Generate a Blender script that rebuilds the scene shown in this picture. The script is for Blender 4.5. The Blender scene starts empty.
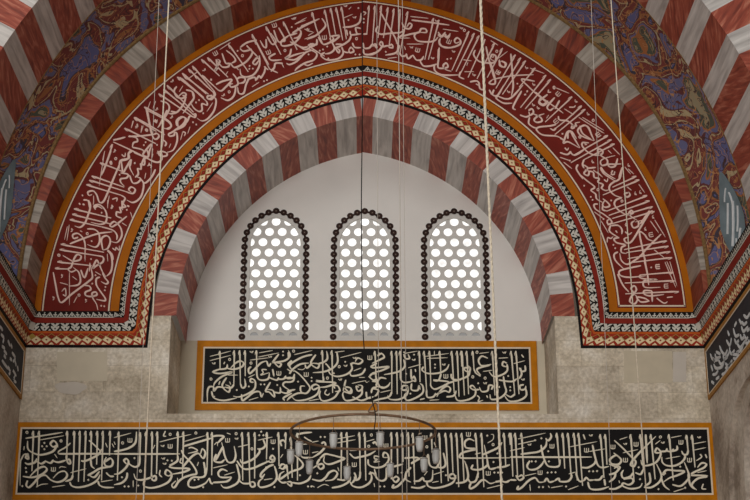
import bpy, bmesh, math, random
from mathutils import Vector, Matrix
from mathutils.geometry import tessellate_polygon
random.seed(7)
COL = bpy.context.scene.collection
sin, cos, pi = math.sin, math.cos, math.pi
R = math.radians

# ------------------------------------------------------------------ camera
F = 1586.0; PITCH = R(20.475); YAW = R(.499); ROLL = R(-.082)
CAM = Vector((0, -26, 1.6))
fwd = Vector((sin(YAW)*cos(PITCH), cos(YAW)*cos(PITCH), sin(PITCH)))
rt0 = Vector((cos(YAW), -sin(YAW), 0)); up0 = rt0.cross(fwd)
rt = cos(ROLL)*rt0 + sin(ROLL)*up0; up = -sin(ROLL)*rt0 + cos(ROLL)*up0
cd = bpy.data.cameras.new('camera'); cam = bpy.data.objects.new('camera', cd); COL.objects.link(cam)
m = Matrix((rt, up, -fwd)).transposed().to_4x4(); m.translation = CAM
cam.matrix_world = m
cd.sensor_width = 36; cd.lens = 36*F/750; cd.clip_end = 200
bpy.context.scene.camera = cam

def on_plane(px, py, axis, val):
    """the point of a wall plane (axis = val) that the survey photograph shows at px, py"""
    d = rt*((px-375)/F) + up*((250-py)/F) + fwd
    return CAM + d*((val-CAM[axis])/d[axis])
def at(px, py, y=0.0): return on_plane(px, py, 1, y)

# ------------------------------------------------------------------ materials
def nt(name):
    mt = bpy.data.materials.new(name); mt.use_nodes = True
    n = mt.node_tree; return mt, n, n.nodes['Principled BSDF']
def lin(c):
    return tuple(((v/255+.055)/1.055)**2.4 if v > 10 else v/255/12.92 for v in c) + (1,)
def N(n, t, **k):
    x = n.nodes.new(t)
    for a, b in k.items(): setattr(x, a, b)
    return x
def flat(name, c, rough=.7, metal=0, var=.12, scale=6):
    mt, n, p = nt(name); c = lin(c)
    no = N(n, 'ShaderNodeTexNoise'); no.inputs['Scale'].default_value = scale; no.inputs['Detail'].default_value = 6
    co = N(n, 'ShaderNodeTexCoord'); n.links.new(co.outputs['Object'], no.inputs['Vector'])
    r = N(n, 'ShaderNodeValToRGB'); r.color_ramp.elements[0].position = .3; r.color_ramp.elements[1].position = .7
    r.color_ramp.elements[0].color = tuple(v*(1-var) for v in c[:3])+(1,)
    r.color_ramp.elements[1].color = tuple(min(1, v*(1+var)) for v in c[:3])+(1,)
    n.links.new(no.outputs['Fac'], r.inputs['Fac']); n.links.new(r.outputs['Color'], p.inputs['Base Color'])
    p.inputs['Roughness'].default_value = rough; p.inputs['Metallic'].default_value = metal; p.inputs['Specular IOR Level'].default_value = .12
    return mt
def veined(name, c1, c2, c3, sx=2.2, sy=14, rough=.55):
    """painted marbling: streaks running along each stone's own direction (UV)"""
    mt, n, p = nt(name)
    uv = N(n, 'ShaderNodeUVMap'); mp = N(n, 'ShaderNodeMapping'); mp.inputs['Scale'].default_value = (sx, sy, 1)
    n.links.new(uv.outputs['UV'], mp.inputs['Vector'])
    no = N(n, 'ShaderNodeTexNoise'); no.inputs['Scale'].default_value = 1; no.inputs['Detail'].default_value = 5
    no.inputs['Distortion'].default_value = .6
    n.links.new(mp.outputs['Vector'], no.inputs['Vector'])
    r = N(n, 'ShaderNodeValToRGB'); e = r.color_ramp.elements
    e[0].position = .3; e[0].color = lin(c1); e[1].position = .52; e[1].color = lin(c2)
    x = e.new(.7); x.color = lin(c3)
    n.links.new(no.outputs['Fac'], r.inputs['Fac']); n.links.new(r.outputs['Color'], p.inputs['Base Color'])
    p.inputs['Roughness'].default_value = rough
    return mt
def stone(name, c1, c2, c3, sc=1.2, brick=None, rough=.85):
    mt, n, p = nt(name)
    co = N(n, 'ShaderNodeTexCoord')
    a = N(n, 'ShaderNodeTexNoise'); a.inputs['Scale'].default_value = sc; a.inputs['Detail'].default_value = 9; a.inputs['Roughness'].default_value = .68
    n.links.new(co.outputs['Object'], a.inputs['Vector'])
    r = N(n, 'ShaderNodeValToRGB'); e = r.color_ramp.elements
    e[0].position = .36; e[0].color = lin(c1); e[1].position = .5; e[1].color = lin(c2); x = e.new(.64); x.color = lin(c3)
    n.links.new(a.outputs['Fac'], r.inputs['Fac'])
    out = r.outputs['Color']
    b = N(n, 'ShaderNodeTexNoise'); b.inputs['Scale'].default_value = sc*16; b.inputs['Detail'].default_value = 5
    n.links.new(co.outputs['Object'], b.inputs['Vector'])
    b2 = N(n, 'ShaderNodeMapRange'); b2.inputs[1].default_value = .3; b2.inputs[2].default_value = .7; b2.inputs[3].default_value = .82; b2.inputs[4].default_value = 1.14
    n.links.new(b.outputs['Fac'], b2.inputs[0])
    mx = N(n, 'ShaderNodeMix', data_type='RGBA', blend_type='MULTIPLY'); mx.inputs[0].default_value = 1
    n.links.new(out, mx.inputs[6]); n.links.new(b2.outputs[0], mx.inputs[7]); out = mx.outputs[2]
    if brick:
        mp = N(n, 'ShaderNodeMapping'); mp.inputs['Rotation'].default_value = brick
        n.links.new(co.outputs['Object'], mp.inputs['Vector'])
        bt = N(n, 'ShaderNodeTexBrick'); bt.inputs['Scale'].default_value = 1; bt.inputs['Brick Width'].default_value = 1.25; bt.inputs['Row Height'].default_value = .46
        bt.inputs['Mortar Size'].default_value = .008; bt.inputs['Mortar Smooth'].default_value = .6
        bt.inputs['Color1'].default_value = (1, 1, 1, 1); bt.inputs['Color2'].default_value = (.86, .86, .88, 1); bt.inputs['Mortar'].default_value = (.72, .7, .68, 1)
        n.links.new(mp.outputs['Vector'], bt.inputs['Vector'])
        m2 = N(n, 'ShaderNodeMix', data_type='RGBA', blend_type='MULTIPLY'); m2.inputs[0].default_value = .8
        n.links.new(out, m2.inputs[6]); n.links.new(bt.outputs['Color'], m2.inputs[7]); out = m2.outputs[2]
    bp = N(n, 'ShaderNodeBump'); bp.inputs['Strength'].default_value = .25; bp.inputs['Distance'].default_value = .03
    n.links.new(b.outputs['Fac'], bp.inputs['Height']); n.links.new(bp.outputs['Normal'], p.inputs['Normal'])
    n.links.new(out, p.inputs['Base Color']); p.inputs['Roughness'].default_value = rough
    return mt
def arabesque(name):
    """painted ornament of blue grounds, wine red cartouches, ochre and cream scrolls"""
    mt, n, p = nt(name)
    co = N(n, 'ShaderNodeTexCoord')
    w = N(n, 'ShaderNodeTexNoise'); w.inputs['Scale'].default_value = 1.05; w.inputs['Detail'].default_value = 2; w.inputs['Distortion'].default_value = 1.2
    n.links.new(co.outputs['Object'], w.inputs['Vector'])
    r = N(n, 'ShaderNodeValToRGB'); r.color_ramp.interpolation = 'CONSTANT'; e = r.color_ramp.elements
    stops = [(0, (92, 94, 138)), (.40, (60, 56, 70)), (.425, (150, 96, 58)), (.45, (114, 52, 48)), (.50, (172, 156, 122)), (.515, (96, 48, 48)), (.545, (98, 98, 134)), (.60, (156, 98, 56)), (.625, (78, 84, 72)), (.68, (150, 140, 112))]
    e[0].position = 0; e[0].color = lin(stops[0][1]); e[1].position = stops[1][0]; e[1].color = lin(stops[1][1])
    for q, c in stops[2:]: x = e.new(q); x.color = lin(c)
    n.links.new(w.outputs['Fac'], r.inputs['Fac'])
    v = N(n, 'ShaderNodeTexNoise'); v.inputs['Scale'].default_value = 2.9; v.inputs['Detail'].default_value = 1; v.inputs['Distortion'].default_value = 2.2
    n.links.new(co.outputs['Object'], v.inputs['Vector'])
    r2 = N(n, 'ShaderNodeValToRGB'); r2.color_ramp.interpolation = 'CONSTANT'; e = r2.color_ramp.elements
    e[0].position = 0; e[0].color = (0, 0, 0, 1); e[1].position = .485; e[1].color = (1, 1, 1, 1); x = e.new(.515); x.color = (0, 0, 0, 1)
    n.links.new(v.outputs['Fac'], r2.inputs['Fac'])
    mx = N(n, 'ShaderNodeMix', data_type='RGBA'); n.links.new(r2.outputs['Color'], mx.inputs[0]); n.links.new(r.outputs['Color'], mx.inputs[6]); mx.inputs[7].default_value = lin((176, 128, 84))
    r3 = N(n, 'ShaderNodeValToRGB'); r3.color_ramp.interpolation = 'CONSTANT'; e = r3.color_ramp.elements
    e[0].position = 0; e[0].color = (0, 0, 0, 1); e[1].position = .57; e[1].color = (1, 1, 1, 1); x = e.new(.6); x.color = (0, 0, 0, 1)
    n.links.new(v.outputs['Fac'], r3.inputs['Fac'])
    m2 = N(n, 'ShaderNodeMix', data_type='RGBA'); n.links.new(r3.outputs['Color'], m2.inputs[0]); n.links.new(mx.outputs[2], m2.inputs[6]); m2.inputs[7].default_value = lin((70, 44, 44))
    n.links.new(m2.outputs[2], p.inputs['Base Color']); p.inputs['Roughness'].default_value = .75
    return mt

M = {}
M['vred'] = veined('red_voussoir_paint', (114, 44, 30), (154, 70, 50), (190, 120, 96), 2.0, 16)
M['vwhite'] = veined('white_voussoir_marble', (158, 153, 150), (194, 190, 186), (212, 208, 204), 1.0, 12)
M['dred'] = veined('deep_red_voussoir', (90, 34, 20), (134, 54, 32), (150, 84, 58), 1.8, 14)  # outer arch ring: darker tone of the red stones
M['dwhite'] = veined('grey_voussoir', (116, 108, 98), (154, 145, 134), (172, 164, 152), 1.0, 12)  # outer arch ring: darker, greyer tone of the white stones
M['plaster'] = flat('white_plaster', (230, 229, 225), .9, 0, .035, 1.3)
M['grille'] = flat('window_plaster', (212, 212, 208), .85, 0, .04, 4)
M['cream_wall'] = flat('cream_plaster', (206, 197, 176), .9, 0, .06, 2)
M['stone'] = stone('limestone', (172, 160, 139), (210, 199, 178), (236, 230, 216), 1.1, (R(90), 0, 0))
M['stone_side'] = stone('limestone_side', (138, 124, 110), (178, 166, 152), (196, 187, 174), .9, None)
M['niche'] = stone('brown_niche_plaster', (96, 74, 60), (128, 102, 84), (140, 118, 100), 1.2)
M['patch'] = flat('plaster_repair', (198, 188, 166), .9, 0, .05, 5)
M['patch2'] = flat('pale_plaster_repair', (200, 193, 182), .9, 0, .04, 5)
M['orange'] = flat('ochre_paint', (176, 100, 12), .6, 0, .12, 2.5)
M['gold'] = flat('gold_frame_paint', (190, 119, 10), .5, 0, .14, 5)
M['cream'] = flat('cream_line_paint', (226, 212, 190), .7, 0, .06)
M['red_field'] = flat('crimson_ground_paint', (114, 35, 28), .65, 0, .14, 3)
M['letter_pink'] = flat('pale_rose_letter_paint', (236, 206, 194), .7, 0, .06)
M['letter'] = flat('ivory_letter_paint', (232, 225, 205), .6, 0, .06)
M['letter_grey'] = flat('grey_letter_paint', (206, 210, 212), .7, 0, .1)
M['black'] = flat('black_ground_paint', (22, 21, 21), .55, 0, .2, 3)
M['slate'] = flat('slate_ground_paint', (44, 46, 52), .6, 0, .2, 3)
M['border_black'] = flat('border_black_paint', (24, 20, 19), .7, 0, .2)
M['border_red'] = flat('border_red_paint', (158, 52, 34), .7, 0, .12)
M['border_wine'] = flat('border_wine_paint', (132, 40, 30), .7, 0, .12)
M['border_orange'] = flat('border_orange_paint', (188, 88, 36), .7, 0, .12)
M['border_cream'] = flat('border_cream_paint', (232, 212, 170), .7, 0, .08)
M['border_white'] = flat('border_white_paint', (206, 204, 194), .7, 0, .08)
M['border_olive'] = flat('border_olive_paint', (166, 140, 70), .7, 0, .1)
M['dull_gold'] = flat('dull_gold_frame_paint', (158, 112, 52), .6, 0, .15, 5)
M['rope_gold'] = flat('dull_gold_moulding_paint', (122, 96, 62), .7, 0, .35, 30)
M['arabesque'] = arabesque('arabesque_paint')
M['medallion'] = flat('blue_grey_medallion_paint', (108, 122, 128), .7, 0, .2, 4)
M['scallop'] = flat('dark_brown_scallop_paint', (52, 36, 32), .7, 0, .2)
M['stud'] = flat('grey_stud_paint', (120, 106, 96), .7, 0, .1)
M['iron'] = flat('weathered_iron', (124, 100, 80), .5, .2, .3, 9)
M['cable'] = flat('black_cable_rubber', (26, 24, 24), .6, 0, .1)
M['wire'] = flat('pale_wire', (196, 190, 180), .5, 0, .1)
M['rope'] = flat('white_cord', (214, 204, 184), .85, 0, .15, 40)
M['floor'] = flat('red_carpet', (150, 112, 92), .95, 0, .15, 2)
mt, n, p = nt('lamp_glass'); M['glass'] = mt
p.inputs['Base Color'].default_value = lin((214, 216, 214)); p.inputs['Roughness'].default_value = .35; p.inputs['Transmission Weight'].default_value = .3; p.inputs['IOR'].default_value = 1.3
# daylit roundels: bull's-eye glass with the bright sky behind it
mt, n, p = nt('daylit_glass'); M['pane'] = mt
co = N(n, 'ShaderNodeTexCoord'); no = N(n, 'ShaderNodeTexNoise'); no.inputs['Scale'].default_value = 9; no.inputs['Detail'].default_value = 3
n.links.new(co.outputs['Object'], no.inputs['Vector'])
r = N(n, 'ShaderNodeMapRange'); r.inputs[1].default_value = .3; r.inputs[2].default_value = .7; r.inputs[3].default_value = .55; r.inputs[4].default_value = .95
n.links.new(no.outputs['Fac'], r.inputs[0]); n.links.new(r.outputs[0], p.inputs['Emission Strength'])
p.inputs['Emission Color'].default_value = (1, .99, .965, 1); p.inputs['Base Color'].default_value = (.5, .5, .5, 1); p.inputs['Roughness'].default_value = .2

# ------------------------------------------------------------------ object helpers
def tag(o, label=None, cat=None, group=None, kind=None):
    for k, v in (('label', label), ('category', cat), ('group', group), ('kind', kind)):
        if v: o[k] = v
    return o
def empty(name, loc, **k):
    o = bpy.data.objects.new(name, None); COL.objects.link(o); o.location = loc; o.empty_display_size = .2
    return tag(o, **k)
def mesh(name, verts, faces, mats, parent=None, fm=None, smooth=False, uvs=None, solid=None, bevel=None):
    """one mesh object in world coordinates, kept in place under its parent"""
    me = bpy.data.meshes.new(name); off = Vector(parent.location) if parent is not None else Vector()
    if parent is not None and parent.parent is not None: off = off + Vector(parent.parent.location)
    me.from_pydata([tuple(Vector(v)-off) for v in verts], [], faces)
    for q in (mats if isinstance(mats, (list, tuple)) else [mats]): me.materials.append(M[q])
    if fm:
        for pl, i in zip(me.polygons, fm): pl.material_index = i
    if uvs:
        l = me.uv_layers.new(name='UVMap'); k = 0
        for f in uvs:
            for u in f: l.data[k].uv = u; k += 1
    me.validate(); bm = bmesh.new(); bm.from_mesh(me); bmesh.ops.recalc_face_normals(bm, faces=bm.faces) if solid != 'open' else None
    bm.to_mesh(me); bm.free()
    if smooth:
        for pl in me.polygons: pl.use_smooth = True
    o = bpy.data.objects.new(name, me); COL.objects.link(o)
    if parent is not None: o.parent = parent
    return o
class MB:
    def __init__(s): s.v = []; s.f = []; s.m = []; s.uv = []
    def poly(s, pts, mi=0, uv=None):
        b = len(s.v); s.v += [Vector(q) for q in pts]; s.f.append(tuple(range(b, b+len(pts)))); s.m.append(mi)
        s.uv.append(uv or [(0, 0)]*len(pts))
    def box(s, x0, x1, y0, y1, z0, z1, mi=0):
        b = len(s.v); s.v += [Vector((x, y, z)) for x in (x0, x1) for y in (y0, y1) for z in (z0, z1)]
        for f in ((0, 1, 3, 2), (4, 6, 7, 5), (0, 4, 5, 1), (2, 3, 7, 6), (0, 2, 6, 4), (1, 5, 7, 3)):
            s.f.append(tuple(b+i for i in f)); s.m.append(mi); s.uv.append([(0, 0)]*4)
    def plate(s, outer, holes, tomap, d0, d1, mi=0, hole_mi=None):
        """flat plate with holes: 2-D loops, tomap(a, b, depth) -> 3-D"""
        loops = [outer]+holes; flat2 = [Vector((a, b, 0)) for l in loops for a, b in l]
        tris = tessellate_polygon([[Vector((a, b, 0)) for a, b in l] for l in loops])
        b = len(s.v); n_ = len(flat2)
        for d in (d0, d1): s.v += [Vector(tomap(q.x, q.y, d)) for q in flat2]
        for t in tris:
            s.f.append(tuple(b+i for i in t)); s.m.append(mi); s.f.append(tuple(b+n_+i for i in reversed(t))); s.m.append(mi)
            s.uv += [[(0, 0)]*3]*2
        k = b
        for li, l in enumerate(loops):
            for i in range(len(l)):
                j = (i+1) % len(l); s.f.append((k+i, k+j, k+j+n_, k+i+n_)); s.m.append(mi if li == 0 or hole_mi is None else hole_mi); s.uv.append([(0, 0)]*4)
            k += len(l)
    def tube(s, pts, r, seg=8, mi=0, closed=False, rfun=None):
        pts = [Vector(q) for q in pts]; n_ = len(pts); b = len(s.v); ref = None
        for i, q in enumerate(pts):
            t = (pts[(i+1) % n_]-pts[i-1]) if closed else (pts[min(i+1, n_-1)]-pts[max(i-1, 0)])
            t.normalize()
            if ref is None: ref = Vector((0, 0, 1)) if abs(t.z) < .9 else Vector((0, 1, 0))
            a = t.cross(ref).normalized(); c = a.cross(t).normalized(); ref = c
            rr = rfun(i/(n_-1)) if rfun else r
            s.v += [q+a*rr*cos(2*pi*k/seg)+c*rr*sin(2*pi*k/seg) for k in range(seg)]
        for i in range(n_ if closed else n_-1):
            for k in range(seg):
                s.f.append((b+i*seg+k, b+i*seg+(k+1) % seg, b+((i+1) % n_)*seg+(k+1) % seg, b+((i+1) % n_)*seg+k)); s.m.append(mi); s.uv.append([(0, 0)]*4)
        if not closed:
            s.f.append(tuple(b+k for k in reversed(range(seg)))); s.f.append(tuple(b+(n_-1)*seg+k for k in range(seg))); s.m += [mi, mi]; s.uv += [[(0, 0)]*seg]*2
    def lathe(s, c, prof, seg=14, mi=0):
        b = len(s.v); c = Vector(c)
        for r_, z in prof: s.v += [c+Vector((r_*cos(2*pi*k/seg), r_*sin(2*pi*k/seg), z)) for k in range(seg)]
        for i in range(len(prof)-1):
            for k in range(seg):
                s.f.append((b+i*seg+k, b+i*seg+(k+1) % seg, b+(i+1)*seg+(k+1) % seg, b+(i+1)*seg+k)); s.m.append(mi); s.uv.append([(0, 0)]*4)
    def build(s, name, mats, parent=None, **k):
        return mesh(name, s.v, s.f, mats, parent, fm=s.m, uvs=s.uv, **k)

# ------------------------------------------------------------------ measures (metres)
ZC = 8.51+1.6                      # springing level of all the arcs
CX = {-1: .65, 1: -.565}           # centres of the left and right halves of the pointed arches
XL, XR = -5.76, 5.885              # faces of the side piers
XW = {-1: XL, 1: XR}
D = 1.65                           # depth of the window recess
R_IN, R_BLK = 3.844, 4.19
LED = 6.763+1.6                    # top of the lower wall, foot of the recess
def ap(sd, r, deg, y=0.0):         # a point of an arc: sd -1 left, 1 right; deg 0 springing
    a = R(deg); return Vector((CX[sd]+sd*r*cos(a), y, ZC+r*sin(a)))
def apex(sd, r): return math.degrees(math.acos(min(1, abs(CX[sd])/r)))
def arc(sd, r, n_=40, y=0.0, a0=0): return [ap(sd, r, a0+(apex(sd, r)-a0)*i/n_, y) for i in range(n_+1)]

# ------------------------------------------------------------------ the setting
# lower front wall and the two stone piers either side of the recess
w = MB(); w.box(-7.5, 7.5, 0, 2.4, 0, LED)
XP = {-1: -3.285, 1: 3.32}
zt = 7.918+1.6
w.box(-7.5, XP[-1], 0, D, LED, 8.495+1.6); w.box(XP[1], 7.5, 0, D, LED, 8.495+1.6)
for sd in (-1, 1):                 # the wall the painted arches lie on
    A = [ap(sd, R_BLK+.1*max(0, 1-q/58)**2, q, .012) for q in (apex(sd, R_BLK)*i/40 for i in range(41))]; B = [ap(sd, 7.3, 90*i/40, .012) for i in range(41)]
    A = [Vector((A[0].x, .012, 8.495+1.6))]+A; B = [Vector((B[0].x, .012, 8.495+1.6))]+B
    for i in range(41): w.poly([A[i], A[i+1], B[i+1], B[i]])
wall_front = tag(w.build('wall_front', 'stone', solid='open'), 'pale weathered limestone wall with two piers below the painted arch', kind='structure')
# repairs on the piers
def blob(px, py, rx, ry, seed, k=.22, n_=26):
    rg = random.Random(seed); ph = [rg.uniform(0, 6.28) for _ in range(4)]; out = []
    for i in range(n_):
        a = 2*pi*i/n_; f = 1+k*(.5*sin(2*a+ph[0])+.3*sin(3*a+ph[1])+.3*sin(5*a+ph[2]))
        q = at(px+rx*f*cos(a), py+ry*f*sin(a)); out.append((q.x, q.z))
    return out
def rect_px(x0, y0, x1, y1):
    return [(at(x, y).x, at(x, y).z) for x, y in ((x0, y0), (x1, y0), (x1+.3, y1), (x0, y1))]
front = lambda a, b, d: (a, d, b)
b = MB(); b.plate(blob(71, 388, 14, 7, 3), [], front, -.006, 0); b.build('plaster_repair', 'patch2', wall_front)
b = MB(); b.plate(rect_px(57, 352, 107, 381), [], front, -.005, 0); b.build('plaster_repair', 'cream_wall', wall_front)
b = MB(); b.plate(rect_px(673, 352, 686, 382), [], front, -.006, 0); b.build('plaster_repair', 'patch2', wall_front)
b = MB(); b.plate(rect_px(624, 351, 672, 383), [], front, -.006, 0); b.build('plaster_repair', 'patch', wall_front)

# recess: the voussoir arch (face + soffit), alternately red and white
def stones(mb, sd, joints, r0, r1, y0, y1, white_first, first_is=1):
    """wedges between joint angles: face r0..r1 at y0, soffit r0 from y0 back to y1"""
    for k in range(len(joints)-1):
        a0, a1 = joints[k], joints[k+1]; mi = (k+white_first) % 2
        rg = random.Random(k*7+(3 if sd > 0 else 0)+int(r0*10)); ou, ov = rg.uniform(0, 20), rg.uniform(0, 20); th = rg.uniform(-.7, .7) if mi == 0 else rg.uniform(-.06, .06)
        def U(u, v, t=th, q=(ou, ov)): return (q[0]+u*cos(t)-v*sin(t), q[1]+u*sin(t)+v*cos(t))
        ns = 4
        for i in range(ns):
            b0, b1 = a0+(a1-a0)*i/ns, a0+(a1-a0)*(i+1)/ns
            P = lambda a, r, y: ap(sd, r, min(a, apex(sd, r)) if a1 > 78 else a, y)
            t0, t1 = R(b0)*r0, R(b1)*r0
            mb.poly([P(b0, r0, y0), P(b1, r0, y0), P(b1, r1, y0), P(b0, r1, y0)], mi, [U(0, t0), U(0, t1), U(r1-r0, t1), U(r1-r0, t0)])
            th2 = th*.3; V = lambda u, v: U(u, v, th2, (ou+5, ov+3))
            mb.poly([P(b0, r0, y0), P(b0, r0, y1), P(b1, r0, y1), P(b1, r0, y0)], mi, [V(0, t0), V(abs(y1-y0), t0), V(abs(y1-y0), t1), V(0, t1)])
v = MB(); J = [-.2]+[5.62*i for i in range(1, 15)]
for sd in (-1, 1): stones(v, sd, J+[apex(sd, R_IN)+.4], R_IN, R_BLK+.05, .002, D+.02, 0)
tag(v.build('arch_ring', ['vred', 'vwhite'], solid='open'), kind='structure')
# outer arch: soffit comes forward from the painted band, then its face
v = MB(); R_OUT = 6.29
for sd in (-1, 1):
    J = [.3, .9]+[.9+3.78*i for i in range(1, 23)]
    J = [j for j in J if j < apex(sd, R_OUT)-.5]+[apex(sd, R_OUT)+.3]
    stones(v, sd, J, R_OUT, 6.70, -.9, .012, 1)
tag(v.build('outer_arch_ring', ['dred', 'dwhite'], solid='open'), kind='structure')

# lunette wall with three arched window openings
def window_outline(cx, hw, z0, zs, za, n_=14, grow=0.0):
    """pointed-arch outline: straight jambs to zs, then arcs to the apex za"""
    h = za-zs; c = (h*h-hw*hw)/(2*hw); rr = hw+c; out = [(cx-hw-grow, z0), (cx+hw+grow, z0)]
    a1 = math.atan2(h, c)
    for i in range(n_+1):
        a = a1*i/n_; out.append((cx-c+(rr+grow)*cos(a), zs+(rr+grow)*sin(a)))
    for i in range(n_, -1, -1):
        a = a1*i/n_; q = (cx+c-(rr+grow)*cos(a), zs+(rr+grow)*sin(a))
        if q[0] < cx-1e-4: out.append(q)
    return out
WINX = (-1.613, .05, 1.727); HW = .543; WZ0, WZS, WZA = 8.56+1.6, 10.45+1.6, 11.07+1.6
outer = [(-4.2, 8.555+1.6-.001), (4.2, 8.555+1.6-.001)]+[(4.2*cos(R(a)), ZC+4.25*sin(R(a))) for a in range(4, 180, 8)]
b = MB(); b.plate(outer, [list(reversed(window_outline(x, HW, WZ0, WZS, WZA))) for x in WINX], front, D, D+.3)
tag(b.build('wall_back', 'plaster'), 'smooth white plaster lunette wall around three windows', kind='structure')
b = MB(); b.box(-3.6, 3.65, D-.012, D+.3, LED-.4, 8.555+1.6)
tag(b.build('wall_recess', 'cream_wall'), 'cream plaster strip behind the short black inscription panel', kind='structure')

def clip(poly, conv):
    """part of a polygon inside a convex outline (counter-clockwise)"""
    for i in range(len(conv)):
        (ax, ay), (bx, by) = conv[i], conv[(i+1) % len(conv)]
        if math.hypot(bx-ax, by-ay) < 1e-6: continue
        out = []
        for j in range(len(poly)):
            p_, q_ = poly[j], poly[(j+1) % len(poly)]
            sp = (bx-ax)*(p_[1]-ay)-(by-ay)*(p_[0]-ax); sq = (bx-ax)*(q_[1]-ay)-(by-ay)*(q_[0]-ax)
            if sp >= 0: out.append(p_)
            if (sp > 0 and sq < 0) or (sp < 0 and sq > 0):
                t = sp/(sp-sq); out.append((p_[0]+t*(q_[0]-p_[0]), p_[1]+t*(q_[1]-p_[1])))
        poly = out
        if len(poly) < 3: return []
    return poly
def make_window(i, cx):
    root = tag(empty('window_%d' % i, (cx, D, WZ0)), kind='structure')
    ou = window_outline(cx, HW, WZ0, WZS, WZA); inn = window_outline(cx, HW-.075, WZ0+.10, WZS, WZA-.092)
    b = MB(); b.plate(ou, [list(reversed(inn))], front, D+.004, D+.12); b.build('window_frame', 'grille', root)
    holes = []; px_, pz = .237, .205
    cell = window_outline(cx, HW-.08, WZ0+.105, WZS, WZA-.098)
    ztop = WZA-.168
    for row in range(0, 13):
        z = ztop-row*pz; k0 = 0 if row % 2 == 0 else .5
        for k in range(-3, 3):
            x = cx+(k+k0)*px_-.0
            c = [(x+.083*cos(2*pi*t/20), z+.083*sin(2*pi*t/20)) for t in range(20)]
            c = clip(c, cell)
            if len(c) > 2:
                ar = abs(sum(c[t][0]*c[t-1][1]-c[t-1][0]*c[t][1] for t in range(len(c))))/2
                if ar > .0012: holes.append(list(reversed(c)))
    b = MB(); b.plate(inn, holes, front, D+.03, D+.055); b.build('pierced_grille', 'grille', root)
    b = MB(); b.plate(window_outline(cx, HW-.03, WZ0+.21, WZS, WZA-.05), [], front, D+.056, D+.07); b.build('glass_roundels', 'pane', root)
    # painted scalloped surround: dark lobes each with a pale stud
    b = MB(); l2 = window_outline(cx, HW, WZ0, WZS, WZA, 20, .026); b.plate(l2[1:]+l2[:1], [], front, D-.004, D+.001) if False else None
    ro = ou[1:]+[ou[0]]; rr = window_outline(cx, HW, WZ0, WZS, WZA, 14, .04); rr = rr[1:]+[rr[0]]
    for k in range(min(len(ro), len(rr))-1): b.poly([(ro[k][0], D-.006, ro[k][1]), (ro[k+1][0], D-.006, ro[k+1][1]), (rr[k+1][0], D-.006, rr[k+1][1]), (rr[k][0], D-.006, rr[k][1])])
    path = window_outline(cx, HW, WZ0, WZS, WZA, 30, .032); path = path[1:]+[path[0]]
    L = [0]
    for k in range(1, len(path)): L.append(L[-1]+math.hypot(path[k][0]-path[k-1][0], path[k][1]-path[k-1][1]))
    n_ = 39
    for k in range(n_):
        s = (k+.5)/n_*L[-1]; j = max(t for t in range(len(L)-1) if L[t] <= s); t = (s-L[j])/(L[j+1]-L[j])
        x = path[j][0]+t*(path[j+1][0]-path[j][0]); z = path[j][1]+t*(path[j+1][1]-path[j][1])
        b.poly([(x+.063*cos(2*pi*q/12), D-.009, z+.063*sin(2*pi*q/12)) for q in range(12)], 0)
        b.poly([(x+.015*cos(2*pi*q/8), D-.012, z+.015*sin(2*pi*q/8)) for q in range(8)], 1)
    b.build('scalloped_surround', ['scallop', 'stud'], root, solid='open')
for i, x in enumerate(WINX): make_window(i+1, x)

# side piers, floor and vault
def niche(sd, b, x):
    """pier face at x with a moulded blind arch"""
    yc, zc = -2.95, 4.5+1.6
    def loop(a, h, n_=28, e=2.5):
        o = []
        for i in range(n_+1):
            t = pi*i/n_; c_, s_ = cos(t), sin(t); o.append((yc+a*math.copysign(abs(c_)**(2/e), c_), zc+h*abs(s_)**(2/e)))
        return o
    o1, o2, o3 = loop(2.2, 2.30), loop(1.96, 2.10), loop(1.22, 1.86)
    pl = lambda a, b_, d: (x+sd*d, a, b_)
    full = [(.012, 0), (.012, 8.58+1.6), (-8, 8.58+1.6), (-8, 0)]
    cl = lambda l: [(l[0][0], .02)]+l+[(l[-1][0], .02)]
    b.plate(full, [cl(o1)], pl, 0, .5)
    b.plate(cl(loop(2.2, 2.30)), [cl(o2)], pl, -.03, .3)
    b.plate(cl(o2), [cl(o3)], pl, .05, .4)
    return cl(o3), pl
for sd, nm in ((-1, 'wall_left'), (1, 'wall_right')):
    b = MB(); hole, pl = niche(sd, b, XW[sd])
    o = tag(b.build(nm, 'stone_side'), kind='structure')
    b = MB(); b.plate(hole, [], pl, .4, .45); b.build('niche_back', 'niche', o)
b = MB(); b.box(-14, 14, -40, .1, -.1, 0); tag(b.build('floor', 'floor'), kind='structure')
b = MB(); b.box(-16, 16, -40, 2.4, 30, 30.4); tag(b.build('ceiling', 'plaster'), kind='structure')

# ------------------------------------------------------------------ painted border that frames the arch and runs round the piers
ER = [4.19, 4.24, 4.455, 4.625, 4.72, 4.84]
ES = [.095, .09, .062, .034, .02, 0]     # the legs splay a little towards the springing
def splay(deg): return max(0, 1-deg/58)**2
EZ = [z+1.6 for z in (7.918, 7.968, 8.213, 8.362, 8.458, 8.575)]
def xcorner(sd, k): return XW[sd]-sd*.17*k/5
def edge(sd, k):
    """polyline of border edge k: apex, springing, corner, along the front wall, then along the pier"""
    r = ER[k]; A = [ap(sd, r+ES[k]*splay(q), q, -.004) for q in (apex(sd, r)*(1-i/48) for i in range(49))]; xs = A[-1].x+sd*ES[k]*.3
    out = A+[Vector((A[-1].x+(xs-A[-1].x)*t/3, -.004, ZC+(EZ[k]-ZC)*t/3)) for t in (1, 2, 3)]
    xc = xcorner(sd, k); out += [Vector((xs+(xc-xs)*t/8, -.004, EZ[k])) for t in range(1, 9)]
    out += [Vector((xc, -.004-5*t/10, EZ[k])) for t in range(1, 11)]
    return out
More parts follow.
